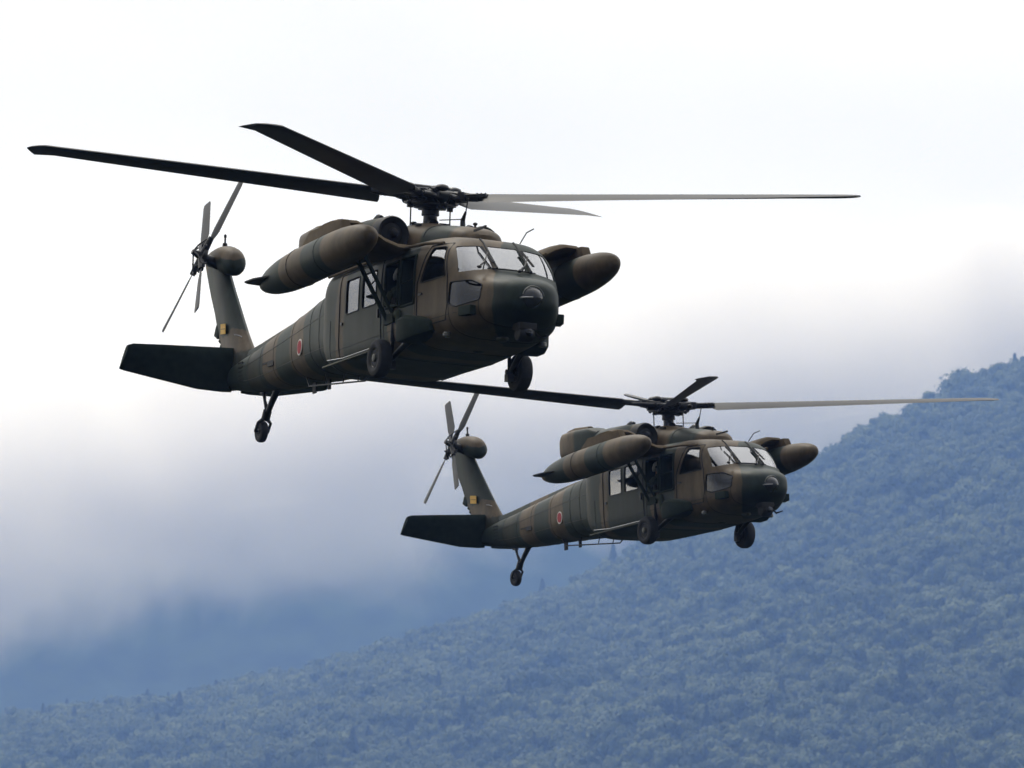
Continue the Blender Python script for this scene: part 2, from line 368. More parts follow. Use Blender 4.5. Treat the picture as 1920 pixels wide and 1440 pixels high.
# forest canopy on the near hill: crowns scattered by geometry nodes (one mass nobody could count)
def leaf_mat(name, c0, c1):
    m = bpy.data.materials.new(name); m.use_nodes = True; t = m.node_tree; b = t.nodes['Principled BSDF']
    b.inputs['Roughness'].default_value = .7; b.inputs['Specular IOR Level'].default_value = .2
    oi = N(t, 'ShaderNodeObjectInfo'); r = N(t, 'ShaderNodeValToRGB')
    ge = N(t, 'ShaderNodeNewGeometry'); wn = N(t, 'ShaderNodeTexNoise'); wn.inputs['Scale'].default_value = .011; wn.inputs['Detail'].default_value = 3; t.links.new(ge.outputs['Position'], wn.inputs['Vector'])
    w2 = N(t, 'ShaderNodeMapRange'); w2.inputs[1].default_value = .35; w2.inputs[2].default_value = .65; t.links.new(wn.outputs[0], w2.inputs[0])
    mxr = N(t, 'ShaderNodeMix'); mxr.inputs[0].default_value = .62; t.links.new(oi.outputs['Random'], mxr.inputs[2]); t.links.new(w2.outputs[0], mxr.inputs[3])
    r.color_ramp.elements[0].color = (*c0, 1); r.color_ramp.elements[1].color = (*c1, 1)
    t.links.new(mxr.outputs[0], r.inputs[0]); t.links.new(r.outputs[0], b.inputs['Base Color']); return m
m_leaf = leaf_mat('canopy_leaves', (.034, .060, .026), (.17, .20, .085))
m_conif = leaf_mat('conifer_needles', (.016, .028, .016), (.035, .05, .028))
m_bark = mat('tree_bark', (.06, .045, .035), .9)
def crown_mesh(name, seed, conifer=False):
    """crown of ~500 leaf clumps spread through a lobed volume; unit height about 1"""
    rnd = random.Random(seed); bm = bmesh.new()
    lobes = []
    if not conifer:
        for _ in range(9):
            a = rnd.uniform(0, 6.28); q = rnd.uniform(.05, .36)
            lobes.append((V(q * math.cos(a), q * math.sin(a), rnd.uniform(.34, .78)), rnd.uniform(.11, .26)))
    for k in range(640 if not conifer else 520):
        if conifer:
            h = rnd.uniform(.1, 1) ** .8; lay = abs(math.sin(h * 26)) * .35 + .65; rr = (1 - h) * .26 * lay + .015
            a = rnd.uniform(0, 6.28); p = V(rr * math.cos(a), rr * math.sin(a), h - rr * .25); n = V(math.cos(a), math.sin(a), .35); s = .035 + .03 * (1 - h)
        else:
            c, rad = lobes[rnd.randrange(len(lobes))]
            n = V(rnd.gauss(0, 1), rnd.gauss(0, 1), rnd.gauss(.35, .9)).normalized(); p = c + n * rad * rnd.uniform(.72, 1.18); s = rnd.uniform(.024, .055)
        n = (n + V(rnd.uniform(-.6, .6), rnd.uniform(-.6, .6), rnd.uniform(-.3, .6))).normalized(); a_, b_ = frame(n)
        ang = rnd.uniform(0, 6.28); u = a_ * math.cos(ang) + b_ * math.sin(ang); v = n.cross(u)
        q = [bm.verts.new(p + u * s * x + v * s * y * .8 + n * s * .25 * (1 if i % 2 else -1)) for i, (x, y) in enumerate(((-1, -.4), (0, -1), (1, -.3), (.8, .7), (-.3, 1)))]
        bm.faces.new(q)
    if not conifer:
        for c, rad in lobes: ell(bm, c, (rad * .74,) * 3, 8, 6)
    me = bpy.data.meshes.new(name); bm.to_mesh(me); bm.free(); me.materials.append(m_conif if conifer else m_leaf); return me
crown_src = [bpy.data.objects.new('crown_source', crown_mesh('broadleaf_crown', s)) for s in (1, 2, 3, 4)] + [bpy.data.objects.new('crown_source', crown_mesh('conifer_crown', 9, True))]
rnd = random.Random(5); pts, scl, rot, idx = [], [], [], []
yy = 3300
while yy < 5560:
    step = 11.5
    half = yy * math.tan(R(4.8)) * 1.35 + 60
    xx = -half
    while xx < half:
        x = xx + rnd.uniform(-5, 5); y = yy + rnd.uniform(-5, 5); z = near_h(x, y); el = math.degrees(math.atan2(z, y))
        if el > 3.9 or y > 5400:
            big = .5 + .5 * fbm(x, y, 90, 3, 2); cz = rnd.random() < .012 + .06 * (fbm(x, y, 200, 2, 5) > .22)
            pts.append((x, y, z - 1.5)); idx.append(4 if cz else rnd.randrange(4))
            s = 11 + 17 * rnd.random() ** 2 + 16 * (big - .5); scl.append(s * (1.15 if cz else 1)); rot.append(rnd.uniform(0, 6.28))
        xx += step * rnd.uniform(.9, 1.3)
    yy += step
me = bpy.data.meshes.new('forest'); me.from_pydata(pts, [], [])
for nm, ty, data in (('s', 'FLOAT', scl), ('r', 'FLOAT', rot), ('i', 'INT', idx)):
    at = me.attributes.new(nm, ty, 'POINT'); at.data.foreach_set('value', data)
forest = link('forest', me); forest['kind'] = 'stuff'; forest['label'] = 'dense hazy blue green broadleaf forest covering the near mountain slope'; forest['category'] = 'forest'
gt = bpy.data.node_groups.new('scatter', 'GeometryNodeTree')
gt.interface.new_socket('Geometry', in_out='INPUT', socket_type='NodeSocketGeometry'); gt.interface.new_socket('Geometry', in_out='OUTPUT', socket_type='NodeSocketGeometry')
gi = N(gt, 'NodeGroupInput'); go = N(gt, 'NodeGroupOutput'); iop = N(gt, 'GeometryNodeInstanceOnPoints'); g2i = N(gt, 'GeometryNodeGeometryToInstance')
for o in reversed(crown_src):
    oi = N(gt, 'GeometryNodeObjectInfo'); oi.inputs['Object'].default_value = o; oi.inputs['As Instance'].default_value = True
    gt.links.new(oi.outputs['Geometry'], g2i.inputs[0])
na_s, na_r, na_i = [N(gt, 'GeometryNodeInputNamedAttribute', data_type=d) for d in ('FLOAT', 'FLOAT', 'INT')]
for n_, k in ((na_s, 's'), (na_r, 'r'), (na_i, 'i')): n_.inputs[0].default_value = k
cx = N(gt, 'ShaderNodeCombineXYZ'); gt.links.new(na_r.outputs[0], cx.inputs[2])
gt.links.new(gi.outputs[0], iop.inputs['Points']); gt.links.new(g2i.outputs[0], iop.inputs['Instance'])
iop.inputs['Pick Instance'].default_value = True; gt.links.new(na_i.outputs[0], iop.inputs['Instance Index'])
gt.links.new(cx.outputs[0], iop.inputs['Rotation']); gt.links.new(na_s.outputs[0], iop.inputs['Scale']); gt.links.new(iop.outputs[0], go.inputs[0])
md = forest.modifiers.new('scatter', 'NODES'); md.node_group = gt
print('forest points', len(pts))
#TREES
# ------------------------------------------------------------------ single trees that stand out of the canopy
def make_tree(x, y, h, conifer, label, seed):
    z = near_h(x, y)
    T = thing('conifer_tree' if conifer else 'broadleaf_tree', label, 'tree', 'single trees standing out of the forest')
    rnd = random.Random(seed); bm = bmesh.new()
    tube(bm, [(0, 0, -2), (.2, 0, h * .4), (0, .2, h * .85)], [h * .022, h * .015, h * .005], 8)
    for k in range(6):
        a = rnd.uniform(0, 6.28); z0 = h * rnd.uniform(.3, .6); tube(bm, [(0, 0, z0), (math.cos(a) * h * .18, math.sin(a) * h * .18, z0 + h * .12)], [h * .008, h * .003], 6)
    fin(bm, 'trunk', m_bark, T)
    c = link('crown', crown_src[4 if conifer else seed % 4].data, None, T); k = h * (1.0 if conifer else 1.25)
    c.scale = (k * (1.0 if conifer else 1.05), k, k); c.location = (0, 0, 0 if conifer else -.12 * k); c.rotation_euler.z = rnd.uniform(0, 6)
    T.location = (x, y, z - .5); return T
def hit(px, py):
    d = ray(px, py).normalized(); t = 2500
    while t < 5600:
        p = d * t + V(0, 0, 1.7)
        if p.z < near_h(p.x, p.y): return p
        t += 4
    return p
for px, con, h, lab in ((88, 1, 25, 'dark pointed conifer at the far left end of the ridge line'), (281, 1, 27, 'taller of two dark conifers standing close together on the low left ridge'),
                        (320, 1, 21, 'shorter of two dark conifers standing close together on the low left ridge'), (604, 0, 24, "rounded broadleaf tree on the ridge well left of the farther helicopter's tail wheel"),
                        (848, 1, 24, "narrow conifer on the ridge directly below the farther helicopter's stabilator"), (1149, 1, 36, "tall dark conifer on the ridge between the farther helicopter's tail wheel and main wheels"),
                        (1806, 0, 34, "big rounded tree rising from the ridge just above the farther helicopter's rotor blade tip"), (1903, 1, 27, 'pointed tree on the highest stretch of ridge at the right edge')):
    p = at_dist(px, 700, 5480); make_tree(p.x, 5480, h, con, lab, px)
p = hit(1002, 1440); make_tree(p.x, p.y, 24, 1, 'lone dark conifer poking up from the forest at the bottom edge', 77)
#HELI
# ------------------------------------------------------------------ helicopter (x forward, y port, z up, metres; origin on the ground line below the mast)
def mirror_poly(poly): return [(-a, b) for a, b in poly]
BODY = catmull([  # x, half width, top, bottom, upper exponent, lower exponent
    (4.66, .08, 1.08, .95, 2.2, 2.2), (4.64, .28, 1.19, .84, 2.4, 2.4), (4.56, .43, 1.27, .75, 2.7, 2.6), (4.4, .56, 1.345, .68, 3.0, 2.9), (4.15, .68, 1.41, .60, 3.2, 3.2), (3.9, .79, 1.47, .53, 3.3, 3.4),
    (3.72, .875, 1.56, .49, 3.3, 3.6), (3.5, .975, 1.78, .45, 3.4, 3.8), (3.3, 1.03, 1.98, .42, 3.6, 3.9), (3.1, 1.05, 2.165, .40, 3.9, 4.0), (2.9, 1.06, 2.27, .39, 4.1, 4.2),
    (2.5, 1.09, 2.355, .38, 4.3, 4.6), (2.0, 1.13, 2.40, .38, 4.6, 5), (1.4, 1.16, 2.42, .38, 5, 5.5), (.6, 1.18, 2.43, .38, 5.2, 6), (-1.5, 1.18, 2.43, .42, 5.2, 6), (-2.0, 1.16, 2.42, .50, 4.8, 5), (-2.25, 1.08, 2.40, .60, 4.4, 4.6), (-2.42, .98, 2.36, .68, 4, 4.2)], 3)
TAIL = [(-2.3, .97, 2.33, .63, 3.6, 3.6), (-3.2, .86, 2.24, .72, 3.2, 3.2), (-4.2, .75, 2.14, .79, 3.0, 3.0), (-5.2, .64, 2.04, .85, 2.9, 2.9), (-6.4, .51, 1.94, .90, 2.8, 2.8), (-7.5, .38, 1.84, .99, 2.6, 2.6), (-8.4, .29, 1.78, 1.12, 2.4, 2.4), (-9.2, .21, 1.70, 1.26, 2.2, 2.2), (-9.75, .09, 1.62, 1.38, 2, 2)]
HOUSE = catmull([(2.40, .26, 2.46, 2.2, 2.4, 2.4), (2.30, .40, 2.56, 2.1, 2.6, 3), (2.05, .50, 2.65, 2.1, 2.8, 3), (1.5, .56, 2.76, 2.1, 2.8, 3), (.8, .60, 2.88, 2.1, 2.7, 3), (.2, .62, 3.03, 2.1, 2.5, 3), (-.3, .62, 3.07, 2.1, 2.5, 3), (-1.4, .60, 3.05, 2.1, 2.5, 3), (-2.4, .50, 2.90, 2.0, 2.4, 3), (-3.2, .36, 2.62, 2.0, 2.4, 3), (-4.0, .2, 2.32, 1.9, 2.2, 3)], 3)
WIN = {   # openings: polygon, axis of the cut, range
    'windshield_r': (rpoly([(-.955, 1.52), (-.85, 2.05), (-.36, 2.095), (-.37, 1.61)], .04), 0, (2.7, 4.3)),
    'windshield_c': (rpoly([(-.29, 1.61), (-.285, 2.10), (.285, 2.10), (.29, 1.61)], .03), 0, (2.9, 4.3)),
    'windshield_l': (rpoly(mirror_poly([(-.955, 1.52), (-.85, 2.05), (-.36, 2.095), (-.37, 1.61)]), .04), 0, (2.7, 4.3)),
}
SIDE = {
    'cockpit': [(3.13, 1.50), (2.94, 2.07), (2.52, 2.09), (2.2, 1.50)],
    'chin': [(4.0, 1.24), (3.72, 1.36), (3.30, 1.36), (3.25, .98), (3.45, .90), (3.98, .98)],
    'gunner': [(1.98, 1.18), (1.98, 2.06), (1.42, 2.06), (1.42, 1.18)],
    'gunner2': [(1.32, 1.24), (1.32, 2.04), (.78, 2.04), (.78, 1.24)],
    'cabin': [(.38, 1.40), (.38, 2.03), (-.24, 2.03), (-.24, 1.40)],
    'cabin2': [(-.40, 1.40), (-.40, 2.03), (-.98, 2.03), (-.98, 1.40)],
}
def wheel(parent, name, c, rad, wid):
    bm = bmesh.new(); h = wid / 2; r = rad
    lathe(bm, [(r * .50, -h * .72), (r * .62, -h * .95), (r * .80, -h), (r * .93, -h * .82), (r * .99, -h * .45), (r, 0), (r * .99, h * .45), (r * .93, h * .82), (r * .80, h), (r * .62, h * .95), (r * .50, h * .72)], seg=36)
    o = fin(bm, name, M['tyre'], parent); o.location = c
    bm = bmesh.new(); lathe(bm, [(r * .14, -h * 1.02), (r * .2, -h * .95), (r * .24, -h * .6), (r * .42, -h * .55), (r * .5, -h * .82), (r * .53, -h * .7), (r * .53, h * .7), (r * .5, h * .82), (r * .42, h * .55), (r * .24, h * .6), (r * .2, h * .95), (r * .14, h * 1.02)], seg=28)
    fin(bm, 'rim', M['rim'], o); return o
def blade_mesh():
    """main rotor blade along +x from the hinge; leading edge towards +y (turns counter-clockwise seen from above)"""
    bm = bmesh.new(); rings = []
    st = [(1.02, .10, .05, 0), (1.10, .40, .055, 0), (1.16, .53, .06, 0), (2.5, .53, .052, 0), (4.5, .53, .05, 0), (6.5, .53, .046, 0), (7.70, .53, .042, 0), (7.86, .51, .04, -.05), (8.05, .46, .034, -.14), (8.17, .40, .02, -.22)]
    for r, c, th, sw in st:
        tw = R(27) - R(17) * (r / 8.18); ring = []
        sec = [(-.75, 0), (-.5, .28), (-.2, .45), (.05, .5), (.18, .36), (.25, 0), (.18, -.3), (.05, -.4), (-.2, -.36), (-.5, -.2)]
        for u, w in sec:
            y = u * c + sw + .0; z = w * th * 1.9
            ring.append(bm.verts.new(V(r, y * math.cos(tw) - z * math.sin(tw), y * math.sin(tw) + z * math.cos(tw) - .028 * 0)))
        rings.append(ring)
    skin(bm, rings, True); return bm
def panel(bm, p0, p1, th=.012, wid=.02):
    tube(bm, [p0, p1], th, 6)
def make_helicopter(label):
    H = thing('military_helicopter', label, 'helicopter', 'camouflaged helicopters flying in formation')
    # --- fuselage shell with real openings
    bm = bmesh.new(); loft(bm, BODY); loft(bm, [r for r in BODY if r[1] > .5], inset=.035)
    body = fin(bm, 'fuselage', M['body'], H)
    # inner shell must face inwards
    cut = bmesh.new()
    for k, (poly, ax, (a, b)) in WIN.items(): prism(cut, poly, ax, a, b)
    for k, poly in SIDE.items():
        lim = 1.4; inn = .45 if k == 'chin' else .7
        for s in (1, -1): prism(cut, rpoly(poly, .05), 1, s * inn, s * lim)
    boolean(body, cut); sharp(body.data, 30)
    # --- panes: thin slices of the same skin
    def pane(name, poly, ax, a, b, m, grow=.006):
        bm = bmesh.new(); loft(bm, BODY, inset=.012); loft(bm, [r for r in BODY if r[1] > .5], inset=.02)
        o = fin(bm, name, m, H); c = bmesh.new(); prism(c, poly, ax, a, b); boolean(o, c, 'INTERSECT'); sharp(o.data, 40); return o
    for k, (poly, ax, (a, b)) in WIN.items(): pane('windshield', poly, ax, a, b, M['glass'])
    for k, mm_ in (('cockpit', 'glass'), ('chin', 'chin'), ('cabin', 'cabin_glass'), ('cabin2', 'cabin_glass')):
        for s in (1, -1):
            inn = .45 if k == 'chin' else .7
            pane({'cockpit': 'cockpit_side_window', 'chin': 'chin_window'}.get(k, 'cabin_window'), rpoly(SIDE[k], .05), 1, s * inn, s * 1.4, M[mm_])
    # window frames, door seams, rails
    def surf_y(x, z, s=-1):
        row = interp(BODY[::-1], x); w, zt, zb, nu, nl = row; zm = zb + (zt - zb) * .48
        h, n = ((zt - zm), nu) if z > zm else ((zm - zb), nl)
        q = min(1, abs(z - zm) / h); return s * w * (1 - q ** n) ** (1 / n)
    def outline(poly, s, rad, off=.004):
        P = []
        n = len(poly)
        for i in range(n):
            a, b = poly[i], poly[(i + 1) % n]; m_ = max(1, int(math.dist(a, b) / .15))
            for k in range(m_):
                x = a[0] + (b[0] - a[0]) * k / m_; z = a[1] + (b[1] - a[1]) * k / m_; P.append(V(x, surf_y(x, z, s) + s * off, z))
        P.append(P[0].copy()); return P
    for s in (-1, 1):
        bm = bmesh.new()
        for k in ('cockpit', 'cabin', 'cabin2', 'chin'): tube(bm, outline(rpoly(SIDE[k], .05), s, .010), .011, 6, False)
        fin(bm, 'window_seal', M['black'], H)
        # cockpit door: raised frame with handle
        bm = bmesh.new(); tube(bm, outline([(3.22, .98), (3.20, 1.48), (2.99, 2.13), (2.42, 2.15), (2.08, 1.5), (2.08, .72), (3.1, .72)], s, .01), .012, 6, False)
        cd = fin(bm, 'cockpit_door_frame', M['black'], H)
        bm = bmesh.new(); box(bm, V(2.22, surf_y(2.22, 1.3, s) + s * .015, 1.30), (.14, .03, .035)); fin(bm, 'handle', M['steel'], cd, bevel=.008)
        # gunner window frames
        bm = bmesh.new()
        for k in ('gunner', 'gunner2'): tube(bm, outline(rpoly(SIDE[k], .05), s, .02), .026, 8, False)
        y_ = surf_y(1.7, 1.6, s)
        tube(bm, [(1.98, y_, 1.62), (1.42, y_, 1.60)], .012, 6)
        fin(bm, 'gunner_window_frame', M['green'], H)
        # sliding cabin door
        bm = bmesh.new(); tube(bm, outline([(.62, .62), (.62, 2.16), (-1.28, 2.16), (-1.28, .62)], s, .01), .010, 6, False)
        dr = fin(bm, 'cabin_door_frame', M['black'], H)
        bm = bmesh.new(); box(bm, V(.52, surf_y(.5, 1.2, s) + s * .02, 1.2), (.05, .03, .16)); box(bm, V(-1.15, surf_y(-1.1, 1.2, s) + s * .015, 1.25), (.09, .02, .05)); fin(bm, 'handle', M['steel'], dr, bevel=.006)
        bm = bmesh.new()
        box(bm, (-.7, s * 1.19, .565), (2.5, .035, .03)); fin(bm, 'door_rail', M['lightsteel'] if False else M['olive'], H, bevel=.006)
        bm = bmesh.new(); tube(bm, [(-1.75, s * 1.195, .66), (-1.0, s * 1.2, .60), (.5, s * 1.2, .60)], .012, 6); fin(bm, 'sill_strip', M['lightsteel'], H)
        bm = bmesh.new(); tube(bm, [(2.9, s * .99, 2.13), (2.3, s * 1.07, 2.205), (1.6, s * 1.13, 2.24), (-1.9, s * 1.15, 2.24)], .028, 8); fin(bm, 'roof_gutter', M['brown'], H)
        # nose side sensor boxes, aft corner
        bm = bmesh.new(); box(bm, (3.74, s * .885, .80), (.34, .14, .17), Euler((0, 0, s * R(-14))).to_matrix()); fin(bm, 'warning_sensor', M['green'], H, bevel=.02)
        bm = bmesh.new(); lathe(bm, [(.05, 0), (.075, .02), (.075, .07), (.06, .09)], Matrix.Translation((3.0, s * .93, .43)) @ Matrix.Rotation(R(90), 4, 'X'), 14); fin(bm, 'formation_light', M['lamp'], H)
    # frames around the windshield
    # windshield posts are part of the shell; centre seal strips
    # --- interior
    bm = bmesh.new(); box(bm, (.6, 0, .66), (5.4, 1.9, .05)); fin(bm, 'cabin_floor', M['interior'], H)
    bm = bmesh.new(); box(bm, (3.42, 0, 1.36), (.22, 1.6, .38), Euler((0, R(-18), 0)).to_matrix()); box(bm, (3.0, 0, 1.0), (.9, .34, .5)); fin(bm, 'instrument_panel', M['interior'], H, bevel=.03)
    for s in (-1, 1):
        bm = bmesh.new(); box(bm, (2.35, s * .53, 1.05), (.48, .48, .10)); box(bm, (2.09, s * .53, 1.48), (.09, .46, .82), Euler((0, R(-8), 0)).to_matrix()); box(bm, (2.03, s * .53, 1.93), (.08, .28, .14)); box(bm, (2.35, s * .53, .85), (.3, .4, .36))
        fin(bm, 'crew_seat', M['interior'], H, bevel=.02)
    bm = bmesh.new(); box(bm, (.55, 0, 1.4), (.05, 2.0, 1.5)); fin(bm, 'bulkhead', M['interior'], H)
    # --- nose fittings
    bm = bmesh.new(); ell(bm, (4.47, -.04, .99), (.30, .25, .22), 28, 18); rd = fin(bm, 'radar_dome', M['dome'], H)
    bm = bmesh.new(); tube(bm, [V(4.51 + .30 * math.cos(a), -.04 + .262 * math.sin(a), .955) for a in [R(-95 + 10 * k) for k in range(9)]], .012, 6); fin(bm, 'clamp_ring', M['lightsteel'], rd)
    bm = bmesh.new(); tube(bm, [V(4.665, -.04 + .205 * math.cos(a), .985 + .195 * math.sin(a)) for k, a in enumerate([R(10 + 16 * q) for q in range(11)])], .010, 6); fin(bm, 'dome_highlight', M['seam'], rd)  # pale arc modelled as geometry to imitate the highlight on top of the dome
    bm = bmesh.new(); box(bm, (4.25, 0, .52), (.30, .34, .12)); lathe(bm, [(.09, -.15), (.13, -.14), (.15, -.08), (.15, .08), (.13, .14), (.09, .15)], Matrix.Translation((4.25, 0, .40)), 24)
    ft = fin(bm, 'sensor_turret', M['black'], H, bevel=.015)
    bm = bmesh.new(); lathe(bm, [(.07, 0), (.07, .02), (.05, .03)], Matrix.Translation((4.385, .02, .41)) @ Matrix.Rotation(R(-90), 4, 'Z'), 16); fin(bm, 'lens', M['chin'], ft)
    bm = bmesh.new(); tube(bm, [(4.15, .25, .46), (4.3, .28, .34), (4.55, .3, .36)], [.02, .025, .012], 8); fin(bm, 'wire_cutter', M['black'], H)
    bm = bmesh.new(); box(bm, (3.0, -.35, 2.44), (.5, .03, .04)); tube(bm, [(2.75, .55, 2.3), (2.95, .58, 2.47), (3.2, .6, 2.50)], .011, 6); fin(bm, 'roof_antenna', M['black'], H)
    for yy_, sw in ((-.42, -.34), (.36, .34)):
        bm = bmesh.new(); x0, z0 = 3.80, 1.60
        tube(bm, [(x0, yy_ - .28, z0), (3.66, yy_ - .12, 1.72), (3.43, yy_ + .04, 1.94)], [.02, .014, .012], 6)
        tube(bm, [(3.63, yy_ + .07, 1.735), (3.30, yy_ - .03, 2.055)], .016, 6); tube(bm, [(3.64, yy_ + .04, 1.73), (3.31, yy_ - .06, 2.05)], .010, 6)
        ell(bm, (x0, yy_ - .28, z0 - .01), (.045, .045, .03), 10, 6)
        fin(bm, 'windshield_wiper', M['black'], H)
    bm = bmesh.new()
    for y_ in (-.32, .325):
        tube(bm, [(3.74, y_ * 1.02, 1.612), (3.10, y_, 2.165), (2.95, y_, 2.26)], .020, 6)
    tube(bm, [(3.60 - .75 * abs(q) ** 3 + .12, q * .92, 1.61 + .0 * q) for q in [k / 8 - 1 for k in range(17)]], .014, 6)
    fin(bm, 'windshield_post', M['black'], H)
    # belly lights, blade antennas
    for (x, y) in ((3.55, -.1), (2.2, .05)):
        bm = bmesh.new(); lathe(bm, [(.11, .03), (.11, -.01), (.06, -.04)], Matrix.Translation((x, y, .39)) @ Matrix.Rotation(R(90), 4, 'X'), 20); fin(bm, 'belly_light', M['yellow'] if False else M['olive'], H)
    bm = bmesh.new(); box(bm, (-5.15, 0, .76), (.16, .03, .24)); fin(bm, 'blade_antenna', M['black'], H, bevel=.008)
    bm = bmesh.new(); box(bm, (-4.45, 0, .72), (.10, .04, .20)); fin(bm, 'blade_antenna', M['black'], H, bevel=.008)
    bm = bmesh.new(); tube(bm, [(-4.75, -.34, .86), (-4.6, -.34, .67), (-1.95, -.34, .40), (-1.75, -.34, .50)], .016, 8)
    for x in (-3.9, -3.0, -2.3): z = .67 - .27 * (x + 4.6) / 2.65; tube(bm, [(x, -.34, z), (x + .1, -.34, z + .2)], .013, 6)
    fin(bm, 'rail_antenna', M['steel'], H)
    # --- tail boom, drive-shaft spine
    bm = bmesh.new(); loft(bm, catmull(TAIL, 3)); tb = fin(bm, 'tail_boom', M['body'], H, ang=40)
    bm = bmesh.new(); rings = []
    for x, w, z in ((-3.3, .17, 2.30), (-4.6, .15, 2.22), (-6.2, .13, 2.085), (-7.7, .12, 1.935), (-8.45, .11, 1.88)):
        rings.append([bm.verts.new(V(x, y * w, z + dz)) for y, dz in ((-1.15, -.16), (-1, -.05), (-.7, .02), (0, .04), (.7, .02), (1, -.05), (1.15, -.16))])
    skin(bm, rings, True); fin(bm, 'drive_shaft_cover', M['body'], H)
    bm = bmesh.new()
    for s in (-1, 1): tube(bm, [(-3.3, s * .215, 2.14), (-6.2, s * .17, 1.93), (-8.3, s * .14, 1.75)], .012, 6)
    fin(bm, 'spine_seam', M['seam'], H)
    for s in (-1, 1):
        y_ = .69
        bm = bmesh.new(); lathe(bm, [(.155, 0), (.155, .012)], Matrix.Translation((-4.12, s * (y_ + .076), 1.30)) @ Matrix.Rotation(R(6.2) * s, 4, 'Z') @ Matrix.Translation((0, -.006, 0)), 32); ro = fin(bm, 'roundel', M['white'], H)
        bm = bmesh.new(); lathe(bm, [(.125, 0), (.125, .006)], Matrix.Translation((-4.12, s * (y_ + .085), 1.30)) @ Matrix.Rotation(R(6.2) * s, 4, 'Z') @ Matrix.Translation((0, -.003, 0)), 32); fin(bm, 'red_disc', M['red'], ro)
        bm = bmesh.new()
        for k in range(5): box(bm, (-8.15 + .02 * k, s * .318, 1.62 - .085 * k), (.22, .02, .028))
        fin(bm, 'vent_louvre', M['black'], H)
        bm = bmesh.new(); box(bm, (-6.15, s * .56, 1.32), (.55, .02, .035)); box(bm, (-6.0, s * .565, 1.27), (.28, .03, .08)); fin(bm, 'foot_step', M['black'], H)
    bm = bmesh.new()
    for x in (-2.9, -3.5, -4.7, -5.9, -6.8, -7.7): 
        row = interp(TAIL[::-1], x); tube(bm, section(x, row[0] + .002, row[1] + .002, row[2] - .002, row[3], row[4], seg=48) + section(x, row[0] + .002, row[1] + .002, row[2] - .002, row[3], row[4], seg=48)[:1], .0055, 5, False)
    for s in (-1, 1):
        for zf in (.25, .62):
            P_ = []
            for k in range(16):
                x = -2.6 - 5.4 * k / 15; w, zt, zb, nu, nl = interp(TAIL[::-1], x); z = zb + (zt - zb) * zf; zm = zb + (zt - zb) * .48; h_, n_ = ((zt - zm), nu) if z > zm else ((zm - zb), nl)
                P_.append(V(x, s * (w * (1 - (abs(z - zm) / h_) ** n_) ** (1 / n_) + .001), z))
            tube(bm, P_, .005, 5, False)
    fin(bm, 'panel_seam', M['rim'], tb)
    bm = bmesh.new()
    for x in (-1.7, .75, 2.0, 3.25, 3.95): 
        w, zt, zb, nu, nl = interp(BODY[::-1], x); lo_ = (zb + (zt - zb) * (.30 if 1 < x < 3.5 else .42)); tube(bm, [p for p in section(x, w + .001, zt + .001, zb - .001, nu, nl, seg=96)[48:97] + section(x, w, zt, zb, nu, nl, seg=96)[:1]], .0055, 5, False)
    for s in (-1, 1):
        for zz, xa, xb in ((.80, -1.8, 3.9), (1.34, 2.1, 2.2), (2.22, -1.9, 2.6)): tube(bm, [V(xa + (xb - xa) * k / 24, surf_y(xa + (xb - xa) * k / 24, zz, s) + s * .001, zz) for k in range(25)], .005, 5, False)
    fin(bm, 'panel_seam', M['black'], body)
    # --- fin (pylon)
    FIN = [(-8.15, 1.80), (-8.38, 1.98), (-8.75, 2.42), (-9.15, 2.93), (-9.6, 3.5), (-9.85, 3.95), (-10.2, 4.16), (-10.98, 4.12), (-10.86, 3.82), (-10.52, 3.2), (-10.2, 2.66), (-10.28, 2.60), (-10.05, 2.3), (-9.8, 1.95), (-9.68, 1.5), (-9.5, 1.32), (-9.0, 1.28)]
    bm = bmesh.new(); zl = [1.28, 1.5, 1.8, 1.98, 2.3, 2.62, 2.95, 3.3, 3.65, 3.9, 4.13]
    le = [(1.28, -8.9), (1.5, -8.3), (1.8, -8.15), (1.98, -8.38), (2.42, -8.75), (2.93, -9.15), (3.5, -9.6), (3.95, -9.9), (4.13, -10.1)]
    te = [(1.28, -9.45), (1.5, -9.66), (1.95, -9.78), (2.3, -10.0), (2.6, -10.2), (2.66, -10.16), (3.2, -10.52), (3.82, -10.86), (4.13, -11.0)]
    rings = []
    for z in zl:
        a = interp(le, z)[0]; b = interp(te, z)[0]; c = a - b; th = .19 if z < 2 else .17 - .02 * (z - 2)
        ring = []
        for u, t_ in ((0, 0), (.03, .38), (.1, .7), (.25, 1), (.45, .95), (.7, .6), (.9, .25), (1, .08), (1, -.08), (.9, -.25), (.7, -.6), (.45, -.95), (.25, -1), (.1, -.7), (.03, -.38)):
            ring.append(bm.verts.new(V(a - c * u, t_ * th, z)))
        rings.append(ring)
    skin(bm, rings, True); fin(bm, 'tail_fin', M['fin'], H, ang=45)
    bm = bmesh.new(); box(bm, (-10.18, 0, 2.55), (.2, .06, .22), Euler((0, R(28), 0)).to_matrix())
    for k in range(4): box(bm, (-10.02 + .085 * k, 0, 2.34 - .115 * k), (.12, .05, .05), Euler((0, R(28), 0)).to_matrix())
    fin(bm, 'fin_step', M['green'], H, bevel=.01)
    for s in (-1, 1):
        bm = bmesh.new(); box(bm, (0, 0, 0), (.46, .008, .20)); pl = fin(bm, 'number_plate', M['yellow'], H)
        pl.location = (-9.50, s * .166, 2.50); pl.rotation_euler = (R(3) * -s, R(8), R(10) * s)
        bm = bmesh.new(); box(bm, (0, s * .005, .0), (.38, .006, .014)); dv = fin(bm, 'divider', M['amber'], pl)
    bm = bmesh.new(); rings = []
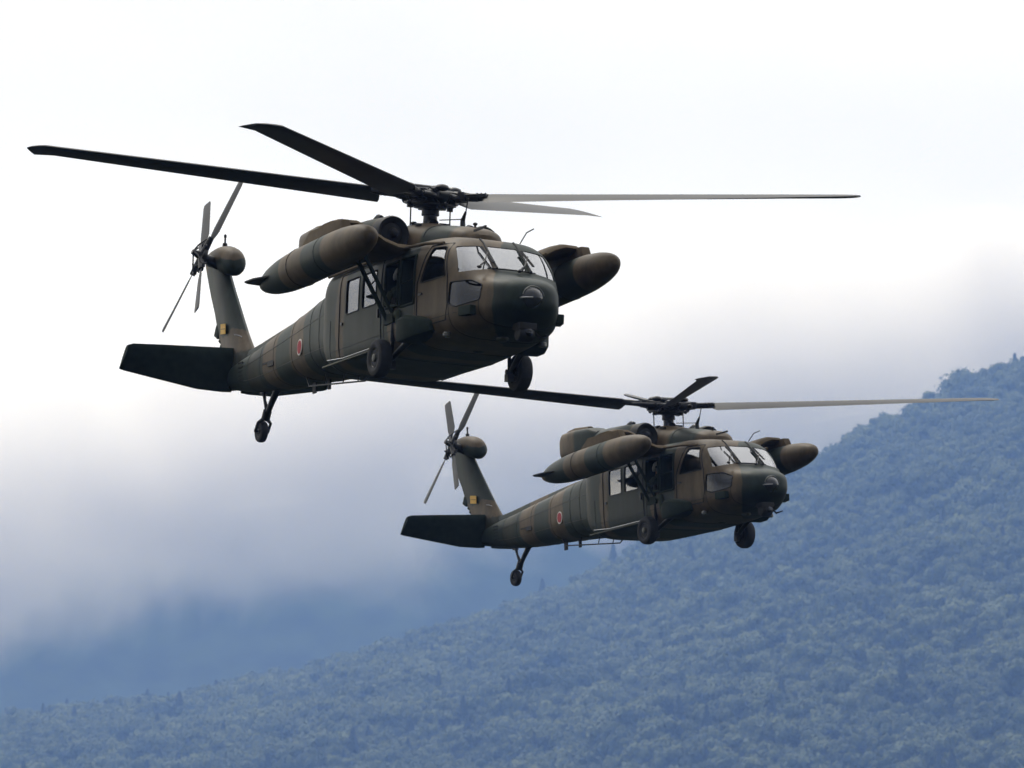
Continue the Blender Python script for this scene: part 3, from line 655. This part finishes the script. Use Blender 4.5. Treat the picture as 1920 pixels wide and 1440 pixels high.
    for x, ry, rz, zc in catmull([(-10.85, .03, .04, 4.06), (-10.7, .10, .12, 4.05), (-10.4, .17, .19, 4.03), (-10.0, .225, .255, 3.98), (-9.65, .25, .29, 3.90), (-9.4, .235, .275, 3.83), (-9.25, .175, .20, 3.79), (-9.19, .09, .10, 3.77), (-9.18, .01, .01, 3.77)], 3):
        rings.append([bm.verts.new(V(x, -.02 + ry * math.cos(t), zc + rz * math.sin(t))) for t in [2 * math.pi * k / 28 for k in range(28)]])
    skin(bm, rings, True)
    gb = fin(bm, 'gearbox_cowling', M['top'], H)
    for v_ in gb.data.vertices: pass
    gb.data.materials.clear(); gb.data.materials.append(M['fin'])
    bm = bmesh.new(); tube(bm, [(-9.98, 0, 4.15), (-9.98, 0, 4.30)], [.06, .045], 12); tube(bm, [(-9.98, 0, 4.30), (-9.98, 0, 4.42)], .02, 8); ell(bm, (-9.98, 0, 4.44), (.03, .03, .045), 10, 6); fin(bm, 'beacon_light', M['steel'], H)
    bm = bmesh.new(); tube(bm, [(-8.62, -.12, 2.22), (-8.62, -.2, 2.24), (-8.66, -.27, 2.25)], .010, 6); fin(bm, 'pitot_probe', M['lightsteel'], H)
    # --- stabilator, trailing edge down
    for s in (-1, 1):
        bm = bmesh.new(); rings = []
        for y, lx, lz, tx, tz in ((.10, -8.86, 2.03, -9.12, 1.20), (.30, -8.9, 2.03, -9.14, 1.19), (.8, -9.0, 2.02, -9.2, 1.21), (1.5, -9.16, 2.01, -9.5, 1.38), (2.1, -9.30, 1.995, -9.77, 1.53), (2.19, -9.37, 1.96, -9.79, 1.56)):
            L = V(lx, y * s, lz); T = V(tx, y * s, tz); nrm = V(T.z - L.z, 0, -(T.x - L.x)).normalized()
            rings.append([bm.verts.new(L.lerp(T, u) + nrm * t_ * .055) for u, t_ in ((0, 0), (.04, .6), (.2, 1), (.5, .8), (1, .1), (1, -.1), (.5, -.8), (.2, -1), (.04, -.6))])
        skin(bm, rings, True); fin(bm, 'stabilator', M['green'], H, ang=50)
    bm = bmesh.new(); tube(bm, [(-9.0, -.3, 1.9), (-9.0, .3, 1.9)], .07, 12); fin(bm, 'stabilator_hinge', M['steel'], H)
    # --- tail rotor: canted, on the starboard side
    th = bpy.data.objects.new('tail_rotor', None); COL.objects.link(th); th.parent = H
    bm = bmesh.new(); hub = V(-9.93, -.5, 3.98); nrm = V(0, -math.cos(R(20)), math.sin(R(20))); vv = V(0, math.sin(R(20)), math.cos(R(20))); xx_ = V(1, 0, 0)
    tube(bm, [hub - nrm * .38, hub + nrm * .12], [.11, .075], 14); tube(bm, [hub - nrm * .05, hub + nrm * .03], .17, 16); tube(bm, [hub + nrm * .1, hub + nrm * .22], [.07, .05], 12)
    PH = [70, 250, 128, 308]
    for p in PH:
        d = xx_ * math.cos(R(p)) + vv * math.sin(R(p)); tube(bm, [hub, hub + d * .42], [.075, .055], 10)
        e_ = nrm.cross(d); tube(bm, [hub + nrm * .2 + e_ * .02, hub + d * .16 + nrm * .14 + e_ * .1, hub + d * .34 + nrm * .05 + e_ * .09], .016, 6)
        box(bm, hub + d * .36 + e_ * .06, (.09, .07, .07)); tube(bm, [hub + d * .22 + nrm * .06 - e_ * .12, hub + d * .3 - nrm * .06 + e_ * .12], .02, 6)
    fin(bm, 'tail_rotor_hub', M['steel'], th)
    for p in PH:
        d = xx_ * math.cos(R(p)) + vv * math.sin(R(p)); e_ = nrm.cross(d)
        bm = bmesh.new(); rings = []
        for r, c, tw in ((.34, .10, 18), (.5, .20, 16), (.6, .245, 14), (1.2, .245, 9), (1.6, .245, 6), (1.675, .2, 6)):
            ch = (e_ * math.cos(R(tw)) + nrm * math.sin(R(tw))); tn = (nrm * math.cos(R(tw)) - e_ * math.sin(R(tw)))
            rings.append([bm.verts.new(hub + d * r + ch * c * u + tn * c * w) for u, w in ((.3, 0), (.2, .06), (-.1, .07), (-.7, 0), (-.1, -.05), (.2, -.05))])
        skin(bm, rings, True); fin(bm, 'tail_rotor_blade', M['blade'], th, ang=50)
    # --- upper fairing, engines
    bm = bmesh.new(); loft(bm, HOUSE); hs = fin(bm, 'transmission_fairing', M['top'], H, ang=40)
    bm = bmesh.new()
    for x in (1.05, -.6): tube(bm, [p * 1.0 + V(0, 0, .003) for p in section(x, *interp(HOUSE[::-1], x))[2:31]], .009, 6, False)
    box(bm, (.42, -.42, 2.93), (.18, .07, .04), Euler((0, R(8), 0)).to_matrix()); box(bm, (.1, -.38, 3.01), (.15, .07, .03)); box(bm, (-.1, .3, 3.06), (.2, .2, .06))
    fin(bm, 'fairing_seam', M['black'], H)
    bm = bmesh.new(); tube(bm, [(2.05, -.02, 2.6), (2.05, -.02, 2.70)], .022, 8); ell(bm, (2.05, -.02, 2.71), (.045, .045, .03), 10, 6); box(bm, (1.2, .3, 2.76), (.22, .05, .05)); fin(bm, 'roof_beacon', M['black'], H)
    bm = bmesh.new(); tube(bm, [(.98, .22, 2.80), (.96, .22, 2.98), (1.08, .22, 3.12)], [.055, .045, .02], 10); tube(bm, [(1.08, .22, 3.1), (1.22, .2, 3.34)], .012, 6); tube(bm, [(.96, .2, 3.0), (.2, .1, 3.10)], .010, 6); fin(bm, 'roof_mast', M['black'], H)
    for s in (-1, 1):
        yc = s * .90; zc = 2.70
        bm = bmesh.new(); rings = []
        for x, ry, rz, dz in ((.34, .25, .26, .02), (.26, .30, .31, .02), (.05, .32, .34, .02), (-.4, .33, .37, .03), (-1.2, .34, .40, .04), (-1.9, .33, .38, .05), (-2.3, .28, .31, .05), (-2.35, .2, .24, .05)):
            rings.append([bm.verts.new(V(x, yc + ry * math.copysign(abs(math.cos(t)) ** .85, math.cos(t)), zc + dz + rz * math.copysign(abs(math.sin(t)) ** .85, math.sin(t)))) for t in [2 * math.pi * k / 28 for k in range(28)]])
        skin(bm, rings, True); en = fin(bm, 'engine_nacelle', M['top'], H, ang=50)
        bm = bmesh.new(); MT = Matrix.Translation((.375, yc, zc + .02)) @ Matrix.Rotation(R(-90), 4, 'Z')
        lathe(bm, [(.10, .02), (.20, -.02), (.265, .05), (.30, .06), (.325, .01), (.335, -.20)], MT, 28); lathe(bm, [(.01, .16), (.07, .12), (.10, .04), (.10, -.05)], MT, 20)
        fin(bm, 'intake', M['black'], en)
        bm = bmesh.new(); rings = []
        for x, w, z0, z1 in ((.2, .02, 2.5, 2.9), (.45, .1, 2.42, 2.86), (.75, .02, 2.42, 2.7)):
            pass
        tube(bm, [(-.15, yc, zc + .39), (-.28, yc - s * .0, zc + .42), (-.45, yc, zc + .40)], [.05, .06, .04], 8)
        fin(bm, 'oil_vent', M['steel'], en)
        # exhaust suppressor: big rounded box aft, pipe stub on top
        bm = bmesh.new(); rings = []
        for x, w, h, yo, zo in ((-1.55, .25, .26, .02, .16), (-1.8, .32, .33, .06, .20), (-2.6, .34, .35, .08, .22), (-3.05, .32, .33, .08, .22), (-3.2, .26, .27, .08, .2)):
            rings.append([bm.verts.new(V(x, yc + s * yo + w * math.copysign(abs(math.cos(t)) ** .45, math.cos(t)), zc + zo + h * math.copysign(abs(math.sin(t)) ** .45, math.sin(t)))) for t in [2 * math.pi * k / 28 for k in range(28)]])
        skin(bm, rings, True); ex = fin(bm, 'exhaust_suppressor', M['top'], H, ang=50)
        bm = bmesh.new(); tube(bm, [(-2.15, yc + s * .05, zc + .50), (-2.75, yc + s * .12, zc + .545), (-3.0, yc + s * .16, zc + .535)], [.12, .11, .08], 14); fin(bm, 'exhaust_pipe', M['brown'], ex)
    # --- main rotor
    bm = bmesh.new(); tube(bm, [(0, 0, 3.0), (0, 0, 3.20), (0, 0, 3.21), (0, 0, 3.42)], [.135, .125, .165, .15], 24); tube(bm, [(.16, 0, 3.02), (.0, 0, 3.1)], .1, 12)
    fin(bm, 'rotor_mast', M['steel'], H)
    TIL = Euler((0, R(8), 0)).to_matrix()
    bm = bmesh.new()
    tube(bm, [(0, 0, -.16), (0, 0, -.08), (0, 0, .0)], [.2, .27, .3], 24); tube(bm, [(0, 0, -.02), (0, 0, .12)], [.28, .24], 20)
    tube(bm, [(0, 0, -.19), (0, 0, -.14)], [.22, .46], 24); tube(bm, [(0, 0, -.14), (0, 0, -.11)], [.48, .48], 24); tube(bm, [(0, 0, -.21), (0, 0, -.19)], [.30, .30], 20)
    tube(bm, [(0, 0, .1), (0, 0, .17)], [.2, .16], 16)
    for k in range(4):
        a = R(90 * k); d = V(math.cos(a), math.sin(a), 0); q = V(-d.y, d.x, 0)
        tube(bm, [d * .2, d * .52], [.16, .13], 14); box(bm, d * .42, (.2, .2, .2), Matrix.Rotation(a, 3, 'Z'))
        tube(bm, [d * .36 + q * .20 + V(0, 0, .02), d * .86 + q * .16 + V(0, 0, .03)], [.05, .045], 10)      # damper
        tube(bm, [d * .60 + q * .2 + V(0, 0, .03), d * .92 + q * .16 + V(0, 0, .03)], .028, 8)
        a2 = a + R(45); d2 = V(math.cos(a2), math.sin(a2), 0)
        tube(bm, [V(0, 0, .15), d2 * .42 + V(0, 0, .17)], [.07, .05], 8); ell(bm, d2 * .46 + V(0, 0, .17), (.13, .13, .065), 14, 8)   # vibration absorber
        tube(bm, [d * .40 - q * .26 + V(0, 0, -.13), d * .5 - q * .30 + V(0, 0, .03)], .022, 8); ell(bm, d * .5 - q * .3 + V(0, 0, .02), (.05, .05, .05), 8, 6); ell(bm, d * .40 - q * .26 + V(0, 0, -.13), (.05, .05, .05), 8, 6)
        tube(bm, [d * .5 - q * .3 + V(0, 0, .02), d * .56 - q * .1 + V(0, 0, .0)], [.045, .06], 8)
        tube(bm, [V(0, 0, .1) + d * .1 + q * .05, d * .35 + q * .06 + V(0, 0, .15), d * .7 + q * .05 + V(0, 0, .12), d * .98 + q * .02 + V(0, 0, .06)], .011, 6)
        box(bm, d2 * .40 + V(0, 0, -.17), (.1, .06, .1), Matrix.Rotation(a2, 3, 'Z')); tube(bm, [d2 * .3 + V(0, 0, -.19), d2 * .36 + V(0, 0, -.1), d2 * .18 + V(0, 0, -.02)], .02, 6)
    fin(bm, 'rotor_head', M['steel'], H)
    for k in range(4):
        bd = fin(blade_mesh(), 'rotor_blade', M['blade'], H, ang=50)
        bm = bmesh.new(); tube(bm, [(.45, 0, 0), (.6, 0, 0), (.62, 0, 0), (1.06, 0, 0), (1.2, 0, 0)], [.11, .10, .075, .07, .05], 14); box(bm, (.62, 0, 0), (.12, .26, .16)); box(bm, (1.05, -.04, 0), (.16, .30, .07)); tube(bm, [(.7, -.13, .02), (.98, -.13, .02)], .02, 6)
        for q in (.92, 1.0, 1.08): tube(bm, [(q, -.08, -.07), (q, -.08, .07)], .016, 6)
        fin(bm, 'blade_cuff', M['steel'], bd, bevel=.008)
    # control rods between swashplate and roof
    bm = bmesh.new()
    for a in (62, 150, 242): tube(bm, [(.36 * math.cos(R(a)), .36 * math.sin(R(a)), 2.98), (.36 * math.cos(R(a)), .36 * math.sin(R(a)), 3.42)], .014, 8)
    fin(bm, 'control_rod', M['steel'], H)
    # --- external stores: wings, pylons, struts, tanks
    for s in (-1, 1):
        bm = bmesh.new(); rings = []
        for y, x0, x1, z, th_ in ((.95, 1.55, .0, 2.24, .13), (1.25, 1.5, .05, 2.25, .13), (1.5, 1.48, .08, 2.33, .13), (1.85, 1.46, .12, 2.53, .12), (2.05, 1.48, .15, 2.60, .11), (2.3, 1.45, .15, 2.60, .11), (2.42, 1.35, .25, 2.58, .09)):
            c = x0 - x1
            rings.append([bm.verts.new(V(x0 - c * u, s * y, z + t_ * th_)) for u, t_ in ((0, 0), (.04, .55), (.2, .9), (.5, .9), (1, .15), (1, -.15), (.5, -.7), (.2, -.8), (.04, -.5))])
        skin(bm, rings, True); fin(bm, 'stub_wing', M['brown'], H, ang=50)
        bm = bmesh.new(); prism(bm, [(1.75, 2.42), (1.62, 2.62), (.2, 2.62), (-.15, 2.4), (-.1, 2.28), (1.7, 2.28)], 1, s * 2.27, s * 2.45); fin(bm, 'wing_pylon', M['brown'], H, bevel=.03)
        bm = bmesh.new(); tube(bm, [(.62, s * 1.86, 2.42), (.93, s * 1.17, .98)], .042, 10); tube(bm, [(1.0, s * 1.86, 2.42), (1.16, s * 1.17, 1.08)], .036, 10); tube(bm, [(.79, s * 1.49, 1.63), (1.09, s * 1.5, 1.70)], .014, 6); box(bm, (1.04, s * 1.18, 1.02), (.4, .08, .18))
        fin(bm, 'wing_strut', M['green'], H)
        bm = bmesh.new(); rings = []
        prof = [(-2.12, .03, 0), (-2.05, .09, 0), (-1.85, .17, 0), (-1.5, .255, 0), (-1.0, .315, 0), (-.4, .345, 0), (.4, .35, 0), (1.2, .35, 0), (1.8, .335, 0), (2.3, .285, 0), (2.62, .22, 0), (2.82, .14, 0), (2.9, .06, 0), (2.91, .01, 0)]
        for x, r, _ in catmull(prof, 3):
            zc = 2.045 + .034 * x
            rings.append([bm.verts.new(V(x, s * 2.37 + r * math.cos(t), zc + r * math.sin(t))) for t in [2 * math.pi * k / 36 for k in range(36)]])
        skin(bm, rings, True); tk = fin(bm, 'fuel_tank', M['tank'] if s < 0 else M['tank_port'], H)
        for q in (-1, 1):
            bm = bmesh.new(); y0 = s * 2.37
            outl = [(-1.0, .28), (-1.45, .47), (-1.78, .50), (-1.86, .40), (-1.90, .12)]
            r0 = [bm.verts.new(V(x, y0 + q * y, 1.965 + .03 * (x + 1.5) + .014)) for x, y in outl]; r1 = [bm.verts.new(V(x, y0 + q * y, 1.965 + .03 * (x + 1.5) - .014)) for x, y in outl]; skin(bm, [r0, r1], True)
            fin(bm, 'tank_fin', M['black'], tk)
        bm = bmesh.new()
        for x in (1.05, -.2): tube(bm, [V(x, s * 2.37 + .353 * math.cos(t), 2.045 + .034 * x + .353 * math.sin(t)) for t in [2 * math.pi * k / 24 for k in range(25)]], .006, 5, False)
        fin(bm, 'tank_seam', M['black'], tk)
        # landing gear
        bm = bmesh.new()
        tube(bm, [(1.12, s * 1.14, 1.40), (1.12, s * 1.15, .62), (1.12, s * 1.15, .60), (1.12, s * 1.16, .12)], [.05, .048, .034, .032], 14); box(bm, (1.12, s * 1.16, .17), (.16, .12, .14)); fin(bm, 'shock_strut', M['steel'], H, bevel=.008)
        bm = bmesh.new(); tube(bm, [(2.1, s * 1.05, .66), (1.6, s * 1.12, .47), (1.12, s * 1.18, .26)], [.085, .06, .05], 12); tube(bm, [(1.1, s * 1.10, .28), (1.1, s * 1.48, .28)], .045, 12); tube(bm, [(2.1, s * .9, .62), (2.1, s * 1.2, .68)], .08, 12); fin(bm, 'drag_beam', M['steel'], H)
        bm = bmesh.new(); rings = []
        for x, yo, z0, z1 in ((1.55, 1.18, .55, .72), (1.65, 1.32, .50, .84), (1.85, 1.40, .47, .92), (2.15, 1.40, .48, .92), (2.42, 1.32, .52, .86), (2.62, 1.10, .60, .78)):
            rings.append([bm.verts.new(V(x, s * y, z)) for y, z in ((.9, z0), (yo - .03, z0), (yo, z0 + .05), (yo, z1 - .07), (yo - .05, z1 - .01), (yo - .13, z1), (.9, z1))])
        skin(bm, rings, True); fin(bm, 'gear_fairing', M['green'], H)
        wheel(H, 'main_wheel', (1.10, s * 1.38, .28), .345, .26)
    # tail gear
    bm = bmesh.new(); tube(bm, [(-6.95, 0, 1.02), (-7.28, 0, .74), (-7.5, 0, .52)], [.075, .06, .05], 12); tube(bm, [(-7.68, 0, 1.05), (-7.62, 0, .84), (-7.5, 0, .66)], [.045, .03, .045], 10); tube(bm, [(-7.46, 0, .62), (-7.56, 0, .46)], .085, 12)
    box(bm, (-7.7, 0, 1.03), (.14, .1, .12)); box(bm, (-6.85, 0, 1.0), (.5, .16, .12)); fin(bm, 'tail_strut', M['steel'], H)
    bm = bmesh.new()
    for s in (-1, 1): tube(bm, [(-7.56, s * .05, .46), (-7.60, s * .13, .40), (-7.73, s * .13, .25)], [.04, .03, .03], 8)
    tube(bm, [(-7.73, -.15, .25), (-7.73, .15, .25)], .025, 10); fin(bm, 'tail_wheel_fork', M['steel'], H)
    wheel(H, 'tail_wheel', (-7.73, 0, .25), .21, .15)
    return H

# --- people: one continuous skinned body, seated
def make_person(label, lean=0):
    P = thing('person', label, 'person', 'aircrew seated in the helicopters')
    vs_ = [(0, 0, 0), (-.02, 0, .16), (-.01, 0, .34), (.02, 0, .50), (.03, 0, .58), (.05, 0, .68), (.06, 0, .78)]; rd = [.15, .135, .155, .12, .055, .085, .09]; es = [(0, 1), (1, 2), (2, 3), (3, 4), (4, 5), (5, 6)]
    def add(par, p, r): vs_.append(p); rd.append(r); es.append((par, len(vs_) - 1)); return len(vs_) - 1
    for s in (-1, 1):
        a = add(3, (.01, s * .17, .47), .075); b = add(a, (.04, s * .27, .22), .05); c = add(b, (.30, s * .20, .16), .036); d = add(c, (.37, s * .19, .16), .032)
        for k, (dy, ln) in enumerate(((-.033, .05), (-.011, .06), (.011, .058), (.033, .045))):
            f1 = add(d, (.42, s * .19 + dy, .16), .010); add(f1, (.42 + ln * .6, s * .19 + dy, .135), .009)
        add(d, (.38, s * .15, .185), .011)
        h = add(0, (.12, s * .11, -.01), .10); k_ = add(h, (.46, s * .15, .04), .075); an = add(k_, (.52, s * .15, -.34), .05); add(an, (.66, s * .15, -.38), .04)
    me = bpy.data.meshes.new('body'); me.from_pydata(vs_, es, []); o = link('body', me)
    sk = o.modifiers.new('s', 'SKIN'); sd = o.modifiers.new('d', 'SUBSURF'); sd.levels = 1; sd.render_levels = 1
    for i, v in enumerate(me.skin_vertices[0].data): v.radius = (rd[i], rd[i]); v.use_root = (i == 0)
    m2 = evaluated(o); o.modifiers.clear(); o.data = m2; m2.materials.clear(); m2.materials.append(M['suit']); m2.materials.append(M['skin'])
    for p in m2.polygons:
        c = p.center; p.use_smooth = True
        if c.z > .60: p.material_index = 1
    o.parent = P
    bm = bmesh.new(); ell(bm, (.035, 0, .80), (.145, .13, .14), 20, 14); ell(bm, (.03, .12, .75), (.06, .03, .075), 12, 8); ell(bm, (.03, -.12, .75), (.06, .03, .075), 12, 8); fin(bm, 'helmet', M['helmet'], P)
    bm = bmesh.new(); ell(bm, (.085, 0, .785), (.11, .115, .065), 16, 10); fin(bm, 'visor', M['chin'], P)
    bm = bmesh.new(); ell(bm, (.02, 0, .34), (.16, .19, .22), 16, 10); fin(bm, 'survival_vest', M['green'], P)
    P.rotation_euler.y = R(lean); return P
def copy_tree(o, parent=None, hide=()):
    c = o.copy(); COL.objects.link(c)
    if parent is not None: c.parent = parent
    for ch in list(o.children): copy_tree(ch, c)
    return c
def place(o, x, y, z, yaw, pitch, roll):
    cyw, syw = math.cos(yaw), math.sin(yaw)
    Rz = Matrix.Rotation(yaw, 3, 'Z'); Ry = Matrix.Rotation(-pitch, 3, 'Y'); Rx = Matrix.Rotation(roll, 3, 'X')
    m = (Rz @ Ry @ Rx).to_4x4(); m.translation = V(x, y, z); o.matrix_world = m; return m
H1 = make_helicopter('nearer and larger camouflaged helicopter with two fuel tanks, flying in front of the pale sky')
H2 = copy_tree(H1); H2['label'] = 'farther and smaller camouflaged helicopter with two fuel tanks, flying in front of the wooded mountain'
m1 = place(H1, *POSE1); m2_ = place(H2, *POSE2)
def spin(H, psi0):
    til = Matrix.Rotation(R(8), 4, 'Y'); T0 = Matrix.Translation((0, 0, 3.54))
    for ch in H.children:
        if ch.name.startswith('rotor_head'): ch.matrix_local = T0 @ til @ Matrix.Rotation(R(psi0), 4, 'Z')
    bl = sorted([ch for ch in H.children if ch.name.startswith('rotor_blade')], key=lambda o: o.name)
    for k, (ch, pit) in enumerate(zip(bl, (-6, -1, 4, 0))):   # cyclic pitch: each blade has its own angle
        ch.matrix_local = T0 @ til @ Matrix.Rotation(R(psi0 + 90 * k), 4, 'Z') @ Matrix.Rotation(R(-3.5), 4, 'Y') @ Matrix.Rotation(R(pit), 4, 'X')
spin(H1, 46); spin(H2, 66.5)
P0 = None
for (mx_, hn) in ((m1, "nearer helicopter's"), (m2_, "farther helicopter's")):
    for (x, y, z, rz, lab) in ((2.36, -.53, 1.16, 0, 'helmeted pilot directly behind the open-looking side window of the %s cockpit'), (2.36, .53, 1.16, 0, 'helmeted pilot on the far seat of the %s cockpit, behind the windshield'), (.98, -.97, 1.06, -8, 'helmeted crew member at the open side window behind the %s cockpit')):
        if P0 is None: p = P0 = make_person('x')
        else: p = copy_tree(P0)
        p['label'] = lab % hn
        p.matrix_world = mx_ @ Matrix.Translation((x, y, z)) @ Matrix.Rotation(R(rz), 4, 'Z')
#HAZE
# ------------------------------------------------------------------ air
def volume_mat(name, dens, color, aniso=0.0):
    m = bpy.data.materials.new(name); m.use_nodes = True; t = m.node_tree; t.nodes.clear()
    o = N(t, 'ShaderNodeOutputMaterial'); v = N(t, 'ShaderNodeVolumePrincipled')
    v.inputs['Color'].default_value = (*color, 1); v.inputs['Density'].default_value = dens; v.inputs['Anisotropy'].default_value = aniso
    t.links.new(v.outputs[0], o.inputs['Volume']); return m, t, v
hm, _, hv = volume_mat('haze_air', HAZE_D, HAZE_C, .0); hv.inputs['Absorption Color'].default_value = (.55, .55, .55, 1)
hb = bmesh.new(); box(hb, (250, 4200, 560), (11400, 9000, 1140)); hz = fin(hb, 'haze', hm, smooth=False)
hz['kind'] = 'stuff'; hz['label'] = 'thin bluish air haze over the valley and mountains'; hz['category'] = 'haze'
# cloud that hangs on the far mountain
mm, t, v = volume_mat('hill_cloud', .0, (.998, .992, .995), .5)
v.inputs['Color'].default_value = (.998, .992, .995, 1)
c = N(t, 'ShaderNodeNewGeometry'); s = N(t, 'ShaderNodeSeparateXYZ'); t.links.new(c.outputs['Position'], s.inputs[0])
n = N(t, 'ShaderNodeTexNoise'); n.inputs['Scale'].default_value = .0048; n.inputs['Detail'].default_value = 6; n.inputs['Roughness'].default_value = .55; n.inputs['Distortion'].default_value = .8
t.links.new(c.outputs['Position'], n.inputs['Vector'])
bx = N(t, 'ShaderNodeMath', operation='MULTIPLY_ADD'); bx.inputs[1].default_value = -MIST_SLOPE; bx.inputs[2].default_value = -MIST_Z0   # base rises to the right
t.links.new(s.outputs[0], bx.inputs[0])
h = N(t, 'ShaderNodeMath', operation='ADD'); t.links.new(s.outputs[2], h.inputs[0]); t.links.new(bx.outputs[0], h.inputs[1])
nn = N(t, 'ShaderNodeMath', operation='MULTIPLY_ADD'); nn.inputs[1].default_value = 380; nn.inputs[2].default_value = -190; t.links.new(n.outputs[0], nn.inputs[0])
h2 = N(t, 'ShaderNodeMath', operation='ADD'); t.links.new(h.outputs[0], h2.inputs[0]); t.links.new(nn.outputs[0], h2.inputs[1])
lo = N(t, 'ShaderNodeMapRange', interpolation_type='SMOOTHSTEP'); lo.inputs[1].default_value = -115; lo.inputs[2].default_value = 45; t.links.new(h2.outputs[0], lo.inputs[0])
hi = N(t, 'ShaderNodeMapRange', interpolation_type='SMOOTHSTEP'); hi.inputs[1].default_value = 5; hi.inputs[2].default_value = 215; hi.inputs[3].default_value = 1; hi.inputs[4].default_value = 0; t.links.new(h2.outputs[0], hi.inputs[0])
mu = N(t, 'ShaderNodeMath', operation='MULTIPLY'); t.links.new(lo.outputs[0], mu.inputs[0]); t.links.new(hi.outputs[0], mu.inputs[1])
mu2 = N(t, 'ShaderNodeMath', operation='MULTIPLY'); mu2.inputs[1].default_value = MIST_D; t.links.new(mu.outputs[0], mu2.inputs[0]); t.links.new(mu2.outputs[0], v.inputs['Density'])
mb = bmesh.new(); box(mb, (200, 6720, 830), (5200, 380, 580)); mist = fin(mb, 'mist', mm, smooth=False)
mist['kind'] = 'stuff'; mist['label'] = 'soft grey white cloud hanging on the far mountain side'; mist['category'] = 'mist'
